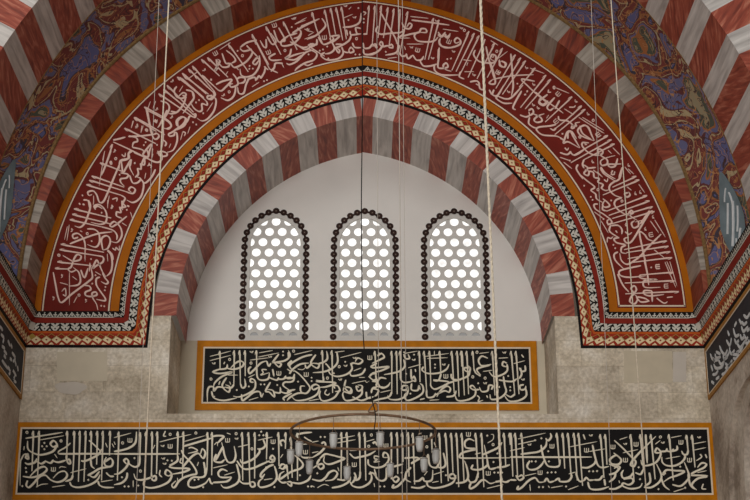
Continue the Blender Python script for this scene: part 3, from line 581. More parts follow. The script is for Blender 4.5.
BAND = [((40, 250), '''a 145,100 430,130;a 125,155 240,158;b 110,185 130,290 150,390 180,437 260,370 340,310 412,255 437,225 427,160 415,105;h 245,185 245,460;b 190,45 240,75 275,92 330,82 342,50 310,38 285,70 270,112 258,142 235,160 260,182 297,165 275,143;b 295,160 325,190 337,260 310,292 240,300;b 340,165 370,230 400,150;m 415,110 410,180
b 470,45 525,60 522,100 470,130 440,150 470,85 490,112 520,180 552,225;b 520,190 540,230 567,265 550,282 508,262;b 560,5 590,40 602,110 590,180 555,217;b 500,225 470,240 470,290 500,340 542,400 540,422 500,417 470,410;b 370,295 410,300 422,330 380,350 380,377 420,387 472,375 465,350 435,360 440,400 470,450 482,500
d 462,210 435,280 545,308 540,335 510,465 535,468 425,75;o 155,42 325,375;m 190,370 215,380 210,320 180,345;v 185,215 115,400 385,420;h 165,270 235,290;h 270,220 310,250;h 280,440 310,385;h 560,30 565,95;h 460,180 510,210;h 375,0 375,95'''),
((50, 200), '''a 200,75 510,150;a 185,120 510,200;a 165,165 430,222;b 425,222 520,250 557,290 555,332;a 90,370 450,435;a 80,415 440,470;b 165,365 280,320 400,280 520,265;b 380,80 368,50 410,38 450,70 472,120 465,182 420,202 340,185;b 320,0 337,50 315,130 290,192 250,227 205,215
b 235,310 198,320 190,290 230,278 270,310 292,370 290,490;b 310,240 370,245 407,280 412,350 380,392 310,370;b 600,5 600,60 575,58;b 580,60 590,102 550,95;b 555,95 555,132 600,152;b 640,135 570,190 520,222 500,210 530,180 560,195 592,240 597,300 560,352 510,345;b 440,415 428,330 460,298 492,310 502,350 480,402 440,417;b 480,415 515,450 527,500
m 520,400 545,417 550,395 575,417 577,380;d 245,30 283,38 655,52 640,82 347,342 430,105;o 310,280 75,460;v 185,250 520,60;h 145,220 120,330;h 160,205 140,340;h 250,255 270,265;h 365,5 360,40;h 480,0 480,70;h 670,100 690,160;h 600,190 640,215'''),
((75, 150), '''a 210,105 400,180;b 300,0 260,112 220,212;h 245,20 200,300;b 370,120 320,240 270,360 235,430 202,432 180,372 150,340 108,350 115,377 142,370;a 140,215 410,310;a 120,250 420,345;b 420,345 480,362 502,330 470,308 448,330 470,352;a 95,290 380,375;b 380,375 417,400 400,442 422,470 390,482 400,500
b 385,90 400,182 430,140 467,80 455,140 490,212;b 380,190 440,202 430,232 383,240 380,267 412,302;b 470,0 445,30 440,72 390,92;b 455,210 480,272 520,272 547,240 515,223;b 545,240 572,280 560,362 530,412 480,437 430,415;b 670,160 640,222 590,272 560,265;b 490,20 560,50 640,87 690,102 722,90;b 600,0 612,50 580,72
b 580,70 577,122 545,112;b 545,110 550,157 520,150;b 520,150 527,200 500,227;b 690,10 722,50;d 62,378 40,450 68,452 372,205 497,110 440,465;b 70,415 110,425 122,490;b 165,480 190,468 230,490;m 310,410 350,400 345,430;v 310,470;h 155,380 155,450;h 285,380 270,470;o 340,70 300,110;h 590,190 580,240;h 650,30 640,70;m 610,120 635,130 630,150'''),
((100, 110), '''a 285,60 400,120 540,205;a 205,150 465,280;b 110,250 160,240 212,225;b 110,265 250,330 380,395 450,432 492,432 517,400 510,330;a 105,285 50,450;b 240,215 300,230 312,260 280,272 268,310;b 235,220 350,215 470,200;b 395,0 410,92 440,222 470,242 492,215 470,193 450,200;b 390,0 470,40 560,92 592,130 570,157 530,150
b 560,0 530,60 490,140;b 530,60 525,140 525,222 515,320;b 650,140 648,90 690,58 722,80 700,132 640,167;b 640,160 600,185 573,200 580,217 617,210 622,190 640,195 642,260 610,332 560,352;b 480,340 500,382 550,382 557,360 510,343 473,360;b 530,250 552,275 540,302;b 270,310 350,330 372,360
b 430,280 400,312 358,370 400,387 412,340 432,290;b 270,340 240,362 240,402 170,422 160,490;b 260,410 250,470;b 370,395 350,442 340,492;b 590,10 642,20;d 380,268 365,292 290,440 475,290;o 385,165 130,405 90,435;m 445,90 470,100 460,75;v 310,140 125,340 410,455 600,60
h 280,90 260,150;h 360,130 340,190;h 440,320 430,390;h 690,180 670,250;m 690,180 712,190 700,217;h 590,280 575,315;m 180,370 205,387 212,355;h 40,340 20,420'''),
((130, 75), '''a 395,15 540,130 640,222;b 640,220 642,250 600,240 600,292 570,302 530,272 500,220;a 450,5 655,160;a 540,0 690,140;b 690,140 702,165 680,202 648,195 650,173 690,180 717,210 702,292 650,362 600,382 560,360;a 600,0 740,130;b 390,95 368,130 390,182 440,192 467,160 440,148 400,182;b 465,170 450,232 400,302 350,322 310,315
a 280,120 420,235 540,340;a 310,85 530,310;a 240,155 520,345;b 470,125 520,140 532,190 490,252 440,320;b 255,215 310,235 327,280 290,352 230,440;a 120,265 270,345;b 270,345 330,390 342,430 300,447;b 135,280 160,402 180,500;a 35,355 220,470;b 390,425 388,380 430,348 462,365 440,412 370,462 340,482;b 460,402 480,380 500,342 540,352 547,325 518,328
d 550,228 575,208 610,318 525,393 552,412 677,40;o 140,460;m 205,370 220,397 227,370;v 60,420 355,50 350,350 225,285;h 25,380 10,440;h 100,420 90,480;h 440,90 410,140;h 690,230 640,305;h 215,215 190,280;h 170,220 140,300;h 500,430 480,490'''),
((180, 40), '''a 20,275 220,450;a 70,240 230,395;a 105,215 280,420;a 0,310 200,480;b 280,420 292,460 240,492 228,470 270,458;a 180,160 330,300;a 230,145 400,310;b 300,370 360,342 432,330 380,392 330,422 250,350;b 300,160 312,230 290,252 332,180 310,158;b 350,110 380,190 412,195 400,222 350,222 310,168;b 385,85 440,130 462,170 430,192
a 405,35 570,265;b 420,190 450,227 500,212 560,172 602,110 590,70;b 500,70 530,92 590,80;b 640,0 560,20 500,62;b 555,45 600,92 650,142;b 660,160 638,150 608,190 632,202 662,160;b 660,130 662,210 620,282 560,307 510,292 500,240;a 625,0 740,205;b 440,280 470,320 482,370 430,392 413,370 440,363;b 470,330 500,310 542,320 530,352 480,362;b 465,390 450,462 400,502 340,480
b 570,330 550,372 530,442 490,442 480,390;b 560,330 620,310 632,342;b 632,335 660,298 672,322;b 672,320 702,270 712,220;b 700,220 737,250;d 578,240 607,238 580,215 700,343 725,333 480,90 258,328;o 520,130 410,432;b 50,415 100,430 112,480;b 20,460 47,470 40,492;s 295,110;v 205,250 365,460;h 600,390 660,350;h 420,20 330,80;h 150,260 60,330;h 470,230 490,250;h 380,290 400,260'''),
((230, 15), '''a 300,95 425,330;a 445,55 560,290;b 300,200 302,265 280,262 250,210;b 310,180 350,242 382,220 340,150;b 365,125 400,217 440,222;b 405,105 457,200 440,222;b 490,170 428,220 440,257 520,242 577,190 592,140 565,105;b 490,170 560,150;b 520,150 620,90 745,30;b 380,320 328,350 350,377 430,372;b 440,402 380,402 368,440 340,470;a 185,160 330,450;b 330,450 400,482
b 510,280 498,330 460,362 540,332 622,310;b 540,235 610,282 650,282 692,240;b 460,365 540,372 600,332;b 470,402 500,412 560,382 630,312 700,290;b 650,280 722,320 700,372 620,402 560,442 540,467;b 650,250 682,265 690,232;b 690,240 722,245 722,200;h 620,200 750,155;d 515,100 655,328;o 458,295;s 370,85 320,310;h 540,75 640,20;h 640,130 690,140;v 540,30 640,120;h 430,400 450,440;m 620,410 650,420 692,400'''),
((290, 2), '''a 185,85 220,220 270,340;a 290,65 345,340;a 340,50 380,270;a 385,45 440,320;a 430,40 470,310;a 660,30 640,270;a 710,30 685,360;b 90,205 150,180 232,145;b 265,135 297,190 270,232 210,282 140,312;b 60,215 92,250 70,292 30,302;b 0,330 100,377 150,372;b 150,365 180,348 192,370;b 190,370 222,345 225,310;b 235,290 270,347 310,347 362,310 340,278
b 340,285 412,280 370,322 330,342;b 380,352 440,352;b 330,300 370,382 340,422 290,432;b 370,370 402,422 412,400 378,380;b 290,420 258,445 310,482 400,472 442,430 430,380;b 160,370 240,422 290,452;b 430,375 450,412 490,422;b 490,402 500,422 532,410 510,378 488,402;b 520,340 540,377 592,380;b 590,220 548,215 560,262 592,265;b 570,267 510,272 500,240
b 510,275 490,322 420,367 370,382;b 440,210 520,202 580,167 592,90;b 470,230 480,280;b 645,265 610,267;b 610,340 618,382 660,382 690,352 722,382 712,348 688,372;b 610,390 620,432 660,437 742,410;d 487,150 248,405 275,395 545,437 580,437 310,480 570,50 615,140 615,170 310,370 320,470;o 555,305;s 287,295;v 540,130 30,140 150,235 465,35;h 40,185 130,150;h 150,280 200,250;h 440,135 525,100;m 610,80 632,90 615,110;h 490,60 510,40'''),
((360, 2), '''a 180,30 150,300;b 165,75 220,170 290,292 310,352;a 235,45 195,300;a 285,55 240,380;a 335,60 310,440;a 400,80 330,440;a 615,135 540,480;a 660,150 570,480;b 150,200 133,240 170,267 240,262 300,257 340,252 372,230;b 350,170 370,212 412,222 432,190 410,178 388,212;b 360,225 357,270 310,302;b 430,150 590,170 745,192;h 420,120 570,135
b 350,287 420,267 490,252 510,223 547,225 552,252 500,252;b 480,250 453,280 480,322 560,332 620,322 652,290;b 650,250 682,282 712,250;b 712,265 722,292 752,270;b 660,310 670,362 752,382;b 160,350 190,372 182,330 158,350;b 190,360 160,402 100,437 40,432;b 190,372 240,362;b 240,377 272,380 265,353 238,367;b 330,360 300,422 210,442
b 330,420 350,452 390,442;b 385,430 400,472 440,442;b 440,440 470,482 512,480 530,450;b 655,390 650,480;d 215,415;h 320,300 420,300;h 390,350 530,350;v 430,380 640,160;s 480,400;h 370,370 380,400;h 230,470 310,460'''),
((420, 20), '''a 410,95 265,420;a 455,110 300,430;a 495,130 340,440;a 545,160 400,480;a 625,190 475,490;a 690,235 560,480;b 150,120 172,140 200,128;b 200,130 232,150 252,110;b 170,150 163,190 200,227 270,227 332,202 337,170 310,148 288,170 300,192 332,180;b 160,230 155,320 150,392 190,402 232,390 220,358 193,380 215,412 262,427
b 0,340 30,382 90,382 142,365;b 120,370 125,422 190,457 322,457;b 340,430 328,470 370,492;d 228,325 258,320;b 460,250 448,290 490,342 560,357 622,350 632,300 600,288 588,322 622,342;b 550,220 570,312 610,452 622,492;b 660,330 668,370 702,392 717,360 680,338;h 650,320 730,260;s 240,180 650,435;v 280,265 105,320 450,460 345,70
o 370,85 640,260;h 190,75 320,95;h 360,330 430,340;h 370,430 450,430;h 590,170 650,210;h 390,380 400,350'''),
((470, 50), '''b 340,30 348,120 355,220 360,302 345,382;a 380,40 215,320;a 425,65 250,350;a 465,90 270,370;a 545,150 410,310;a 635,210 420,480;a 675,245 460,490;b 170,100 205,222 207,280 160,277 188,245;m 190,245 340,215 530,205;b 200,330 188,370 230,377 282,290;b 160,330 182,372;b 75,270 85,322 122,330;b 0,265 60,258 77,290 48,282
b 240,380 218,400 280,442 352,442;b 240,387 300,407 352,390 442,290;b 430,340 360,470 382,497;b 540,260 430,243 480,297 550,362 642,442;d 395,280 478,342 457,372;b 250,90 248,130 290,142 292,110 258,93;o 190,50 700,310;v 320,350 530,290 470,150 240,190;h 500,150 620,195;b 590,400 578,430 612,452 650,422'''),
((520, 80), '''b 130,100 200,160 300,230 362,277;b 230,120 158,180 190,212 232,190;b 290,145 228,220 250,252 282,230;b 330,170 290,242;a 435,140 210,350;a 515,215 400,320 300,400;b 300,400 280,417 250,402;a 545,245 290,455;b 70,255 100,240 112,270 85,292 73,263;b 0,290 50,307 92,290;b 110,280 170,310 182,342 140,352 118,330 150,300 202,280;b 80,310 73,360 110,392 142,400
b 300,370 250,382 160,392 138,415 190,457 300,467 362,492;b 320,300 330,332 400,342 452,390 430,402 438,380 470,382 462,360 500,350;b 500,380 520,442 592,492;b 500,392 540,378 572,402 612,492;b 400,490 400,440 430,428 472,490;d 355,447 45,120 60,95;s 318,115 300,345 650,455;o 610,335 500,475 285,65;v 110,210 150,235 465,180 565,285
h 300,65 410,110;h 370,240 450,290;h 490,310 690,440;h 520,310 700,420;m 410,225 450,225 462,210;m 240,80 235,100 260,100;h 240,290 220,320'''),
((560, 120), '''b 165,60 148,90 180,132 282,172;b 170,60 200,43 237,60 262,120 287,172;b 60,95 38,160 30,192 70,182 162,232;b 60,100 85,93 112,140 167,232;b 0,150 40,172;b 0,270 60,287 92,260;b 80,260 122,292 200,250;a 400,130 250,215 120,290;a 430,165 90,355;a 455,200 200,330;b 240,190 190,188 188,220 240,272 300,292 352,280 352,250 318,243 320,277 350,302 392,330 392,367 350,377 338,345 370,320 460,295
b 200,330 188,370 202,402;b 480,320 460,382 420,392 403,370 450,368 512,365;b 150,370 138,410 192,492;b 190,370 232,400 200,442 232,462 242,430 208,410;b 230,402 300,395;b 340,390 380,442 462,492;b 520,395 490,482;d 430,435 455,435 440,455 20,115 513,322 82,338;s 320,122;o 165,140;v 210,200 270,350 570,380;h 0,310 90,340;h 30,350 100,405;h 190,0 370,110;h 440,230 500,290;h 400,250 430,280;h 540,390 590,450;h 310,430 350,470;m 40,230 60,250 72,230'''),
((580, 165), '''b 70,50 110,60 120,102 160,112 150,142 192,162 180,192 212,212 242,205;b 0,80 60,132 122,182 93,210 130,242 140,282 192,312;b 170,20 200,72 292,132;b 350,20 330,112 280,142 248,172 248,210 290,252 352,272;b 350,272 300,292 288,330 330,382 402,422;a 470,95 270,185;a 495,125 190,250;b 400,230 373,240 390,267 417,250 405,223;a 560,255 390,320 220,385;b 190,340 190,372 222,382
a 580,300 240,420;a 605,345 270,445;a 620,385 230,500;b 190,280 230,312 247,340 210,352 188,330 210,288;b 150,325 118,330 130,367 200,412 252,452 265,482 235,492 228,463 260,448;b 400,415 442,400 430,378 408,402 430,432 480,462;b 580,380 530,452 500,492;d 35,172 90,265 105,290 260,295 270,50 285,75 262,75;m 200,120 225,137 232,110;o 150,205 350,300;h 400,30 450,75;h 490,160 540,230;v 460,240 500,230;h 120,390 200,450;h 390,180 430,210;h 110,40 190,100'''),
((600, 210), '''b 320,90 320,132 280,147 263,110 290,88;b 450,15 415,20 340,140 265,260 220,272 203,240 240,225;h 370,80 290,100;b 90,125 78,170 110,202 162,232;b 95,130 150,128 182,160 182,202;b 160,230 118,240 140,272 212,290 180,312 180,352 222,362;a 555,255 200,330;a 570,300 220,355;a 585,345 230,405;a 600,395 240,440;b 370,400 350,300 330,185 370,202 400,242 452,262;b 370,390 378,440 385,497
b 510,200 380,332 350,370 300,412 230,452 180,422 165,360;b 150,350 118,370 130,422 200,492;d 112,290 127,318 30,75;s 425,205 480,470;v 215,125 375,160 440,60;h 420,90 490,190;h 455,80 545,225;h 10,90 70,190;m 60,270 65,230 90,237 110,220;m 130,170 145,190;m 210,180 240,202 267,185;h 450,330 540,400'''),
((605, 250), '''b 300,130 160,160 118,180 130,212 200,227 340,215;a 570,185 300,207;b 300,205 288,227 340,242 432,245 340,252 318,275 340,312 462,310;a 580,255 165,275;b 390,340 330,338 328,367 380,382 492,370;a 615,345 170,365;b 390,340 395,432;b 105,200 150,292 200,350;b 240,362 262,330 245,298 218,320 240,362 218,390 208,430 250,447 272,400 238,363;b 260,390 300,432 372,425;b 270,390 330,402 370,425
b 330,90 352,190 365,292;h 500,100 590,310;h 540,95 600,300;h 515,95 560,200;s 440,140 510,300;d 385,145;m 430,400 490,442 522,430;m 515,395 567,390''')]
PENW = {'a': 1.85, 'b': 1.85, 'm': 1.3, 'h': .8}
def smooth(pts, n_=6):
    if len(pts) < 3: 
        (x0, y0), (x1, y1) = pts; return [(x0+(x1-x0)*i/8, y0+(y1-y0)*i/8) for i in range(9)]
    q = [pts[0]]+pts+[pts[-1]]; out = []
    for i in range(1, len(q)-2):
        p0, p1, p2, p3 = q[i-1], q[i], q[i+1], q[i+2]
        for k in range(n_):
            t = k/n_; out.append(tuple(.5*(2*p1[j]+(p2[j]-p0[j])*t+(2*p0[j]-5*p1[j]+4*p2[j]-p3[j])*t*t+(3*p1[j]-p0[j]-3*p2[j]+p3[j])*t**3) for j in (0, 1)))
    return out+[pts[-1]]
class Pen:
    def __init__(s, y, h, pen=1.0): s.mb = MB(); s.y = y; s.h = h; s.k = 0; s.pen = pen
    def ribbon(s, pts, wf):
        """raised pen stroke lying on the wall plane y"""
        s.k += 1; yt = s.y-s.h-.00025*(s.k % 40); n_ = len(pts); Lf, Rt = [], []
        for i, (x, y) in enumerate(pts):
            x0, y0 = pts[max(0, i-1)]; x1, y1 = pts[min(n_-1, i+1)]
            dx, dy = x1-x0, y1-y0; l = math.hypot(dx, dy) or 1; w = wf(i/(n_-1), dx/l, dy/l)/2
            Lf.append((x-dy/l*w, y+dx/l*w)); Rt.append((x+dy/l*w, y-dx/l*w))
        T = [at(*q, yt) for q in Lf]; U = [at(*q, yt) for q in Rt]
        for i in range(n_-1):
            s.mb.poly([T[i], T[i+1], U[i+1], U[i]])
            for A in (T, U):
                s.mb.poly([A[i], A[i+1], Vector((A[i+1].x, s.y+.001, A[i+1].z)), Vector((A[i].x, s.y+.001, A[i].z))])
    def spot(s, x, y, r, ang=0):
        s.k += 1; yt = s.y-s.h-.00025*(s.k % 40)
        q = [at(x+r*cos(ang+pi*i/2), y+r*sin(ang+pi*i/2), yt) for i in range(4)]; s.mb.poly(q)
        for i in range(4):
            a, b_ = q[i], q[(i+1) % 4]; s.mb.poly([a, b_, Vector((b_.x, s.y+.001, b_.z)), Vector((a.x, s.y+.001, a.z))])
    def write(s, ox, oy, sc, text, upfun):
        for ln in text.replace('\n', ';').split(';'):
            tk = ln.split()
            if not tk: continue
            ty = tk[0]; pts = [tuple(map(float, t.split(','))) for t in tk[1:]]; pts = [(ox+a/sc, oy+b_/sc) for a, b_ in pts]
            w0 = PENW.get(ty, 1)*s.pen
            if ty == 'a':
                q = smooth(pts, 8)
                s.ribbon(q, lambda t, dx, dy: w0*(.45+12*t if t < .07 else max(1.3-4.2*(t-.07), .95-.4*t)))
                # barbed head
                (x0, y0), (x1, y1) = q[0], q[min(3, len(q)-1)]; l = math.hypot(x1-x0, y1-y0) or 1; dx, dy = (x1-x0)/l, (y1-y0)/l
                sg = 1 if dy > .3 else -1
                s.ribbon([(x0, y0), (x0+dx*2.4-dy*1.3*sg, y0+dy*2.4+dx*1.3*sg), (x0+dx*4.6-dy*1.5*sg, y0+dy*4.6+dx*1.5*sg)], lambda t, a, b_: w0*(.85-.7*t))
            elif ty in 'bmh':
                q = smooth(pts)
                s.ribbon(q, lambda t, dx, dy: w0*min(1, .6+5*t, .35+3*(1-t))*((.66+.5*abs(dx*.55-dy*.83)) if ty == 'b' else 1))
            elif ty == 'd':
                for x, y in pts: s.spot(x, y, 1.15*s.pen, upfun(x, y))
            elif ty == 'o':
                for x, y in pts: s.ribbon([(x+1.05*cos(2*pi*i/10), y+1.15*sin(2*pi*i/10)) for i in range(11)], lambda *_: .8)
            else:
                for x, y in pts:
                    a = upfun(x, y); c_, s_ = cos(a), sin(a); T = lambda u, v: (x+u*c_-v*s_, y+u*s_+v*c_)
                    if ty == 's':
                        for u in (-2, 0, 2): s.ribbon([T(u, -2.1), T(u+.1, 0), T(u-.1, 1.7)], lambda *_: .75)
                        s.ribbon([T(-2, 1.6), T(0, 2), T(2.1, 1.6)], lambda *_: .8)
                    else: s.ribbon([T(-2, -1), T(-.6, .4), T(.2, -.8), T(1.4, -1.2), T(.4, .8)], lambda *_: .8)
# ------------------------------------------------------------------ inscription panels and the red inscription band
def panel(name, label, x0, x1, z0, z1, fw, fz, y, t, text, field='black', pen=1.0):
    root = empty(name, ((x0+x1)/2, y, z0), label=label, cat='inscription panel', group='framed inscriptions')
    rect = lambda e, f=None: [(x0+e, z0+(f if f is not None else e)), (x1-e, z0+(f if f is not None else e)), (x1-e, z1-(f if f is not None else e)), (x0+e, z1-(f if f is not None else e))]
    b = MB(); b.plate(rect(0), [list(reversed(rect(fw, fz)))], front, y-t, y); b.build('frame', 'gold', root)
    b = MB(); b.plate(rect(fw, fz), [list(reversed(rect(fw+.027, fz+.03)))], front, y-t*.85, y); b.build('fillet', 'cream', root)
    b = MB(); b.plate(rect(fw+.027, fz+.03), [], front, y-t*.6, y); b.build('field', field, root)
    P = Pen(y-t*.6, .008, pen)
    for (ox, oy), sc, s in text: P.write(ox, oy, sc, s, lambda x, y_: 0)
    P.mb.build('lettering', 'letter', root, solid='open')
    return root
panel('framed_inscription', 'long black inscription panel in a gold frame along the bottom of the wall', -5.785, 5.90, 5.295+1.6, 6.606+1.6, .072, .085, 0, .03, LOWER)
panel('framed_inscription', 'short black inscription panel in a gold frame directly under the three windows', -2.99, 3.175, 7.25+1.6, 8.548+1.6, .115, .118, D-.012, .03, UPPER, pen=.9)

def side_panel(sd, strokes, ox, oy, sc, label):
    X = XW[sd]; y0, y1, z0, z1 = -.03, -5.5, 7.0+1.6, 7.90+1.6
    root = empty('framed_inscription', (X, y0, z0), label=label, cat='inscription panel', group='framed inscriptions')
    pl = lambda a, b_, d: (X-sd*d, a, b_)
    rect = lambda e: [(y0-e, z0+e), (y1+e, z0+e), (y1+e, z1-e), (y0-e, z1-e)]
    b = MB(); b.plate(rect(0), [list(reversed(rect(.065)))], pl, .03, 0); b.build('frame', 'dull_gold', root)
    b = MB(); b.plate(rect(.065), [list(reversed(rect(.085)))], pl, .026, 0); b.build('fillet', 'cream', root)
    b = MB(); b.plate(rect(.085), [], pl, .02, 0); b.build('field', 'slate', root)
    b = MB(); xs = X-sd*.028
    for ln in strokes.split(';'):
        pts = [tuple(map(float, t.split(','))) for t in ln.split()]; q = smooth([(ox+a/sc, oy+c/sc) for a, c in pts], 5)
        W = [on_plane(x, y, 0, xs) for x, y in q]
        n_ = len(W)
        for i in range(n_-1):
            d = (W[i+1]-W[i]).normalized(); nn = Vector((0, -d.z, d.y)); w0, w1 = [.025*min(1, .4+4*t, .4+4*(1-t)) for t in (i/(n_-1), (i+1)/(n_-1))]
            A = [W[i]+nn*w0, W[i+1]+nn*w1, W[i+1]-nn*w1, W[i]-nn*w0]; b.poly(A)
            for k in (0, 2): b.poly([A[k], A[k+1], Vector((X-sd*.019, A[k+1].y, A[k+1].z)), Vector((X-sd*.019, A[k].y, A[k].z))])
    b.build('lettering', 'letter_grey', root, solid='open')
side_panel(1, '35,300 45,322 65,327 77,310;75,265 85,290 100,302 110,280;105,240 120,262 127,230;120,270 115,300 95,325;50,345 60,362 85,357 95,335;100,340 115,352 132,325;135,190 145,222 162,215;150,250 165,272 185,247 200,225;170,180 180,202 200,180;130,300 150,302 165,280;60,290 80,302;45,390 60,387 70,370;40,420 52,430;85,390 100,382 110,360;180,130 195,142 209,120;160,150 172,170;185,280 200,272 209,255;195,200 207,190;55,300 62,318 82,312;90,305 96,322 112,312;118,285 128,300 142,282;140,235 148,252 160,240;165,215 172,235 186,222;172,160 182,172 196,160;186,245 196,255 206,238;70,325 82,345 98,330;48,318 56,338;100,362 118,352 128,338;135,318 148,322 160,300;150,292 168,285 178,262;38,350 46,375;150,160 140,180;110,200 118,222;180,215 190,235;60,410 75,400',
           702, 285, 4.354, 'dark inscription panel with gold frame on the right pier above the arched niche')
side_panel(-1, '5,170 20,190 15,215;10,230 25,242;40,200 52,230;60,260 77,290 65,310;75,300 82,330;10,300 25,322 42,345;40,330 52,360 45,372;65,350 82,380;75,380 70,400 82,412;20,250 35,272;50,290 60,302;0,130 15,152;30,290 20,275;88,330 92,355;55,220 62,240',
           0, 300, 5, 'narrow sliver of dark inscription panel on the left pier at the photo edge')

band = empty('inscription_band', (0, 0, EZ[5]), label='wide crimson arched inscription band with orange edges over the windows', cat='inscription band')
def sector(mb, sd, ra, rb, y, z0, mi=0, n_=48):
    def pts(r):
        a0 = math.degrees(math.asin((z0-ZC)/r)); return [ap(sd, r, a0+(apex(sd, r)-a0)*i/n_, y) for i in range(n_+1)]
    A, B = pts(ra), pts(rb)
    for i in range(n_): mb.poly([A[i], A[i+1], B[i+1], B[i]], mi)
ZB = EZ[5]; ZR = 8.645+1.6
fld, orr, ort, fil = MB(), MB(), MB(), MB()
for sd in (-1, 1):
    zb = ZB if sd < 0 else ZR
    sector(fld, sd, 4.985, 6.18, -.004, zb)
    sector(orr, sd, 4.84, 4.985, -.008, ZB); sector(ort, sd, 6.18, R_OUT+.005, -.008, ZB)
    sector(fil, sd, 5.0, 5.026, -.007, zb+(.03 if sd > 0 else 0)); sector(fil, sd, 6.138, 6.162, -.007, zb+(.03 if sd > 0 else 0))
xa, xb = -CX[1]*-1+4.985, CX[1]+6.18
xa = CX[1]+4.985
orr.poly([(xa-.01, -.0085, ZB), (xb+.02, -.0085, ZB), (xb+.02, -.0085, ZR), (xa-.01, -.0085, ZR)])
fil.poly([(xa+.015, -.007, ZR+.025), (xb-.018, -.007, ZR+.025), (xb-.018, -.007, ZR+.052), (xa+.015, -.007, ZR+.052)])
fld.build('field', 'red_field', band, solid='open'); orr.build('inner_border', 'orange', band, solid='open'); ort.build('outer_border', 'orange', band, solid='open'); fil.build('fillet', 'cream', band, solid='open')
cpx = lambda x, y: math.atan2(x-363, 300-y)
P = Pen(-.005, .006, .88)
for (ox, oy), s in BAND: P.write(ox, oy, 8.333, s, cpx)
P.mb.build('lettering', 'letter_pink', band, solid='open')

# ------------------------------------------------------------------ ring chandelier and the hanging cords
RC = Vector((.018, -4, 5.449+1.6)); RR = 1.029
ch = empty('chandelier', RC, label='round iron ring chandelier with small glass lamps on a thin black cable', cat='chandelier')
b = MB(); b.tube([RC+Vector((RR*cos(2*pi*i/64), RR*sin(2*pi*i/64), 0)) for i in range(64)], .019, 8, closed=True); b.build('ring', 'iron', ch, smooth=True)
for k in range(10):
    a = R(13+36*k); q = RC+Vector((RR*sin(a), -RR*cos(a), 0))
    dz = -.25+.02*sin(k*2.1)
    b = MB(); prof = [(.0, -.2), (.034, -.2), (.044, -.17), (.055, -.10), (.052, -.04), (.058, 0), (.052, -.004), (.045, -.04), (.048, -.1), (.036, -.165), (0, -.18)]
    b.lathe(q+Vector((0, 0, dz)), prof, 14); lamp = b.build('glass_lamp', 'glass', ch, smooth=True)
    b = MB(); top = q+Vector((0, 0, -.015)); b.tube([top, q+Vector((0, 0, dz+.07))], .004, 6)
    for s in (-1, 0, 1): b.tube([q+Vector((0, 0, dz+.07)), q+Vector((.052*cos(s*2.1), .052*sin(s*2.1), dz-.005))], .003, 5)
    b.tube([q+Vector((.055*cos(2*pi*i/14), .055*sin(2*pi*i/14), dz-.012)) for i in range(14)], .004, 5, closed=True)
    me_off = lamp
    b.build('hanger', 'iron', lamp)
def px_path(l, y): return [at(x, yy, y) for x, yy in l]
cb = MB(); pts = px_path(smooth([(362, -60), (362.3, 60), (362.2, 130), (361.4, 200), (361.8, 270), (363, 330), (366.5, 372), (371.5, 398), (374.5, 409)], 8), RC.y-RR-.03)
pts = [pts[0]+Vector((0, 0, 19-pts[0].z))]+pts
cb.tube(pts, .0075, 6)
cb.tube(px_path(smooth([(374.5, 409), (375.6, 418), (374.2, 430), (375, 441)], 6), RC.y-RR-.03), .007, 6)
root = cb.build('suspension_cable', 'cable', ch, smooth=True)
hk = MB(); hk.tube(px_path(smooth([(374.5, 403), (371, 407), (368.6, 411.5), (372, 412.5), (376, 411.5), (378, 409), (376.5, 404), (374.5, 403)], 5), RC.y-RR-.01), .011, 6); hk.build('hook', 'iron', root)
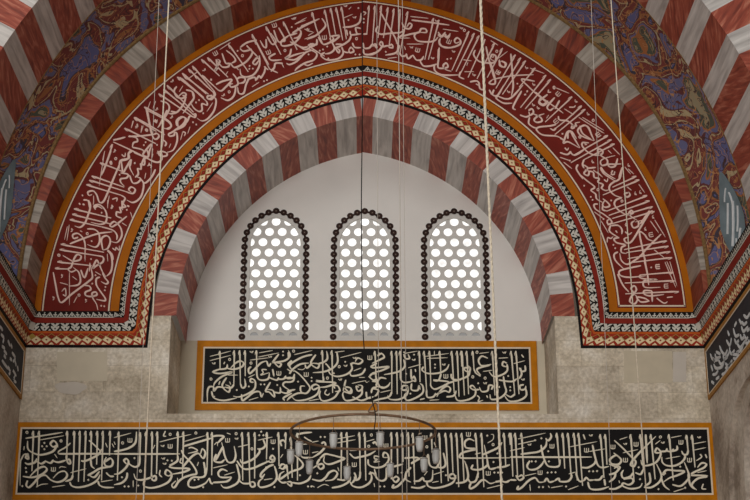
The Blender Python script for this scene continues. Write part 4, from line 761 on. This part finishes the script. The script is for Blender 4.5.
def cord(name, p0, p1, y, r, mat_, label, cat, group=None, twist=False):
    a, c = at(*p0, y), at(*p1, y); d = (a-c).normalized()
    top = a+d*((29.9-a.z)/d.z); bot = c+d*((3.2-c.z)/d.z); b = MB()
    if not twist: b.tube([top, (top+bot)/2, bot], r, 8)
    else:
        L = (top-bot).length; n_ = int(L/.035); u = d.cross(Vector((0, 1, 0))).normalized(); w = u.cross(d)
        for ph in (0, 2*pi/3, 4*pi/3):
            tp = lambda t: r*(1.15-.75*t)/.75 if t > .5 else r*1.03
            b.tube([top.lerp(bot, i/n_)+(u*cos(i*.9+ph)+w*sin(i*.9+ph))*tp(i/n_)*.55 for i in range(n_+1)], r*.58, 6, rfun=lambda t: tp(t)*.58)
    tag(b.build(name, mat_, None, smooth=True), label, cat, 'ropes and wires hanging from the dome')
cord('hanging_rope', (480.5, 0), (501.5, 490), -9, .0205, 'rope', 'thick twisted white rope hanging right of the apex past the right window', 'rope', twist=True)
cord('hanging_rope', (168.8, 0), (143.5, 500), -9, .0085, 'rope', 'pale cord hanging over the left half of the crimson band', 'rope')
cord('hanging_rope', (611, 0), (646.5, 496), -9, .0065, 'rope', 'pale cord hanging over the right painted corner and right pier', 'rope')
cord('hanging_wire', (159, 0), (136, 500), -9.8, .0028, 'wire', 'hair thin wire just left of the pale cord on the left', 'wire')
cord('hanging_wire', (591, 0), (612, 500), -9.8, .0028, 'wire', 'hair thin wire just left of the pale cord on the right', 'wire')
cord('hanging_wire', (376.8, 0), (379, 500), -8, .003, 'wire', 'thin pale wire just right of the black cable, nearest to it of three', 'wire')
cord('hanging_wire', (398.3, 0), (402.4, 500), -8, .0045, 'wire', 'thin pale wire over the arch, middle one of the three by the black cable', 'wire')
cord('hanging_wire', (402.3, 0), (407, 500), -8, .003, 'wire', 'thin pale wire over the arch, farthest of the three from the black cable', 'wire')

# ------------------------------------------------------------------ daylight of the hall
wd = bpy.data.worlds.new('hall_daylight'); bpy.context.scene.world = wd; wd.use_nodes = True
bg = wd.node_tree.nodes['Background']; bg.inputs['Color'].default_value = (1, .965, .92, 1); bg.inputs['Strength'].default_value = .24
def area(name, loc, target, size, power, col=(1, .97, .93)):
    l = bpy.data.lights.new(name, 'AREA'); l.size = size; l.energy = power; l.color = col; l.shape = 'DISK'
    o = bpy.data.objects.new(name, l); COL.objects.link(o); o.location = loc
    o.rotation_euler = (Vector(target)-Vector(loc)).to_track_quat('-Z', 'Y').to_euler(); return o
area('dome_window_light', (-3, -20, 22), (0, -1, 8), 9, 650)
area('hall_window_light', (-9, -33, 4.5), (0, 0, 9.5), 13, 3800)
sc = bpy.context.scene
sc.view_settings.view_transform = 'Standard'; sc.view_settings.look = 'None'; sc.view_settings.gamma = 1; sc.view_settings.exposure = .16
sc.view_settings.use_curve_mapping = False
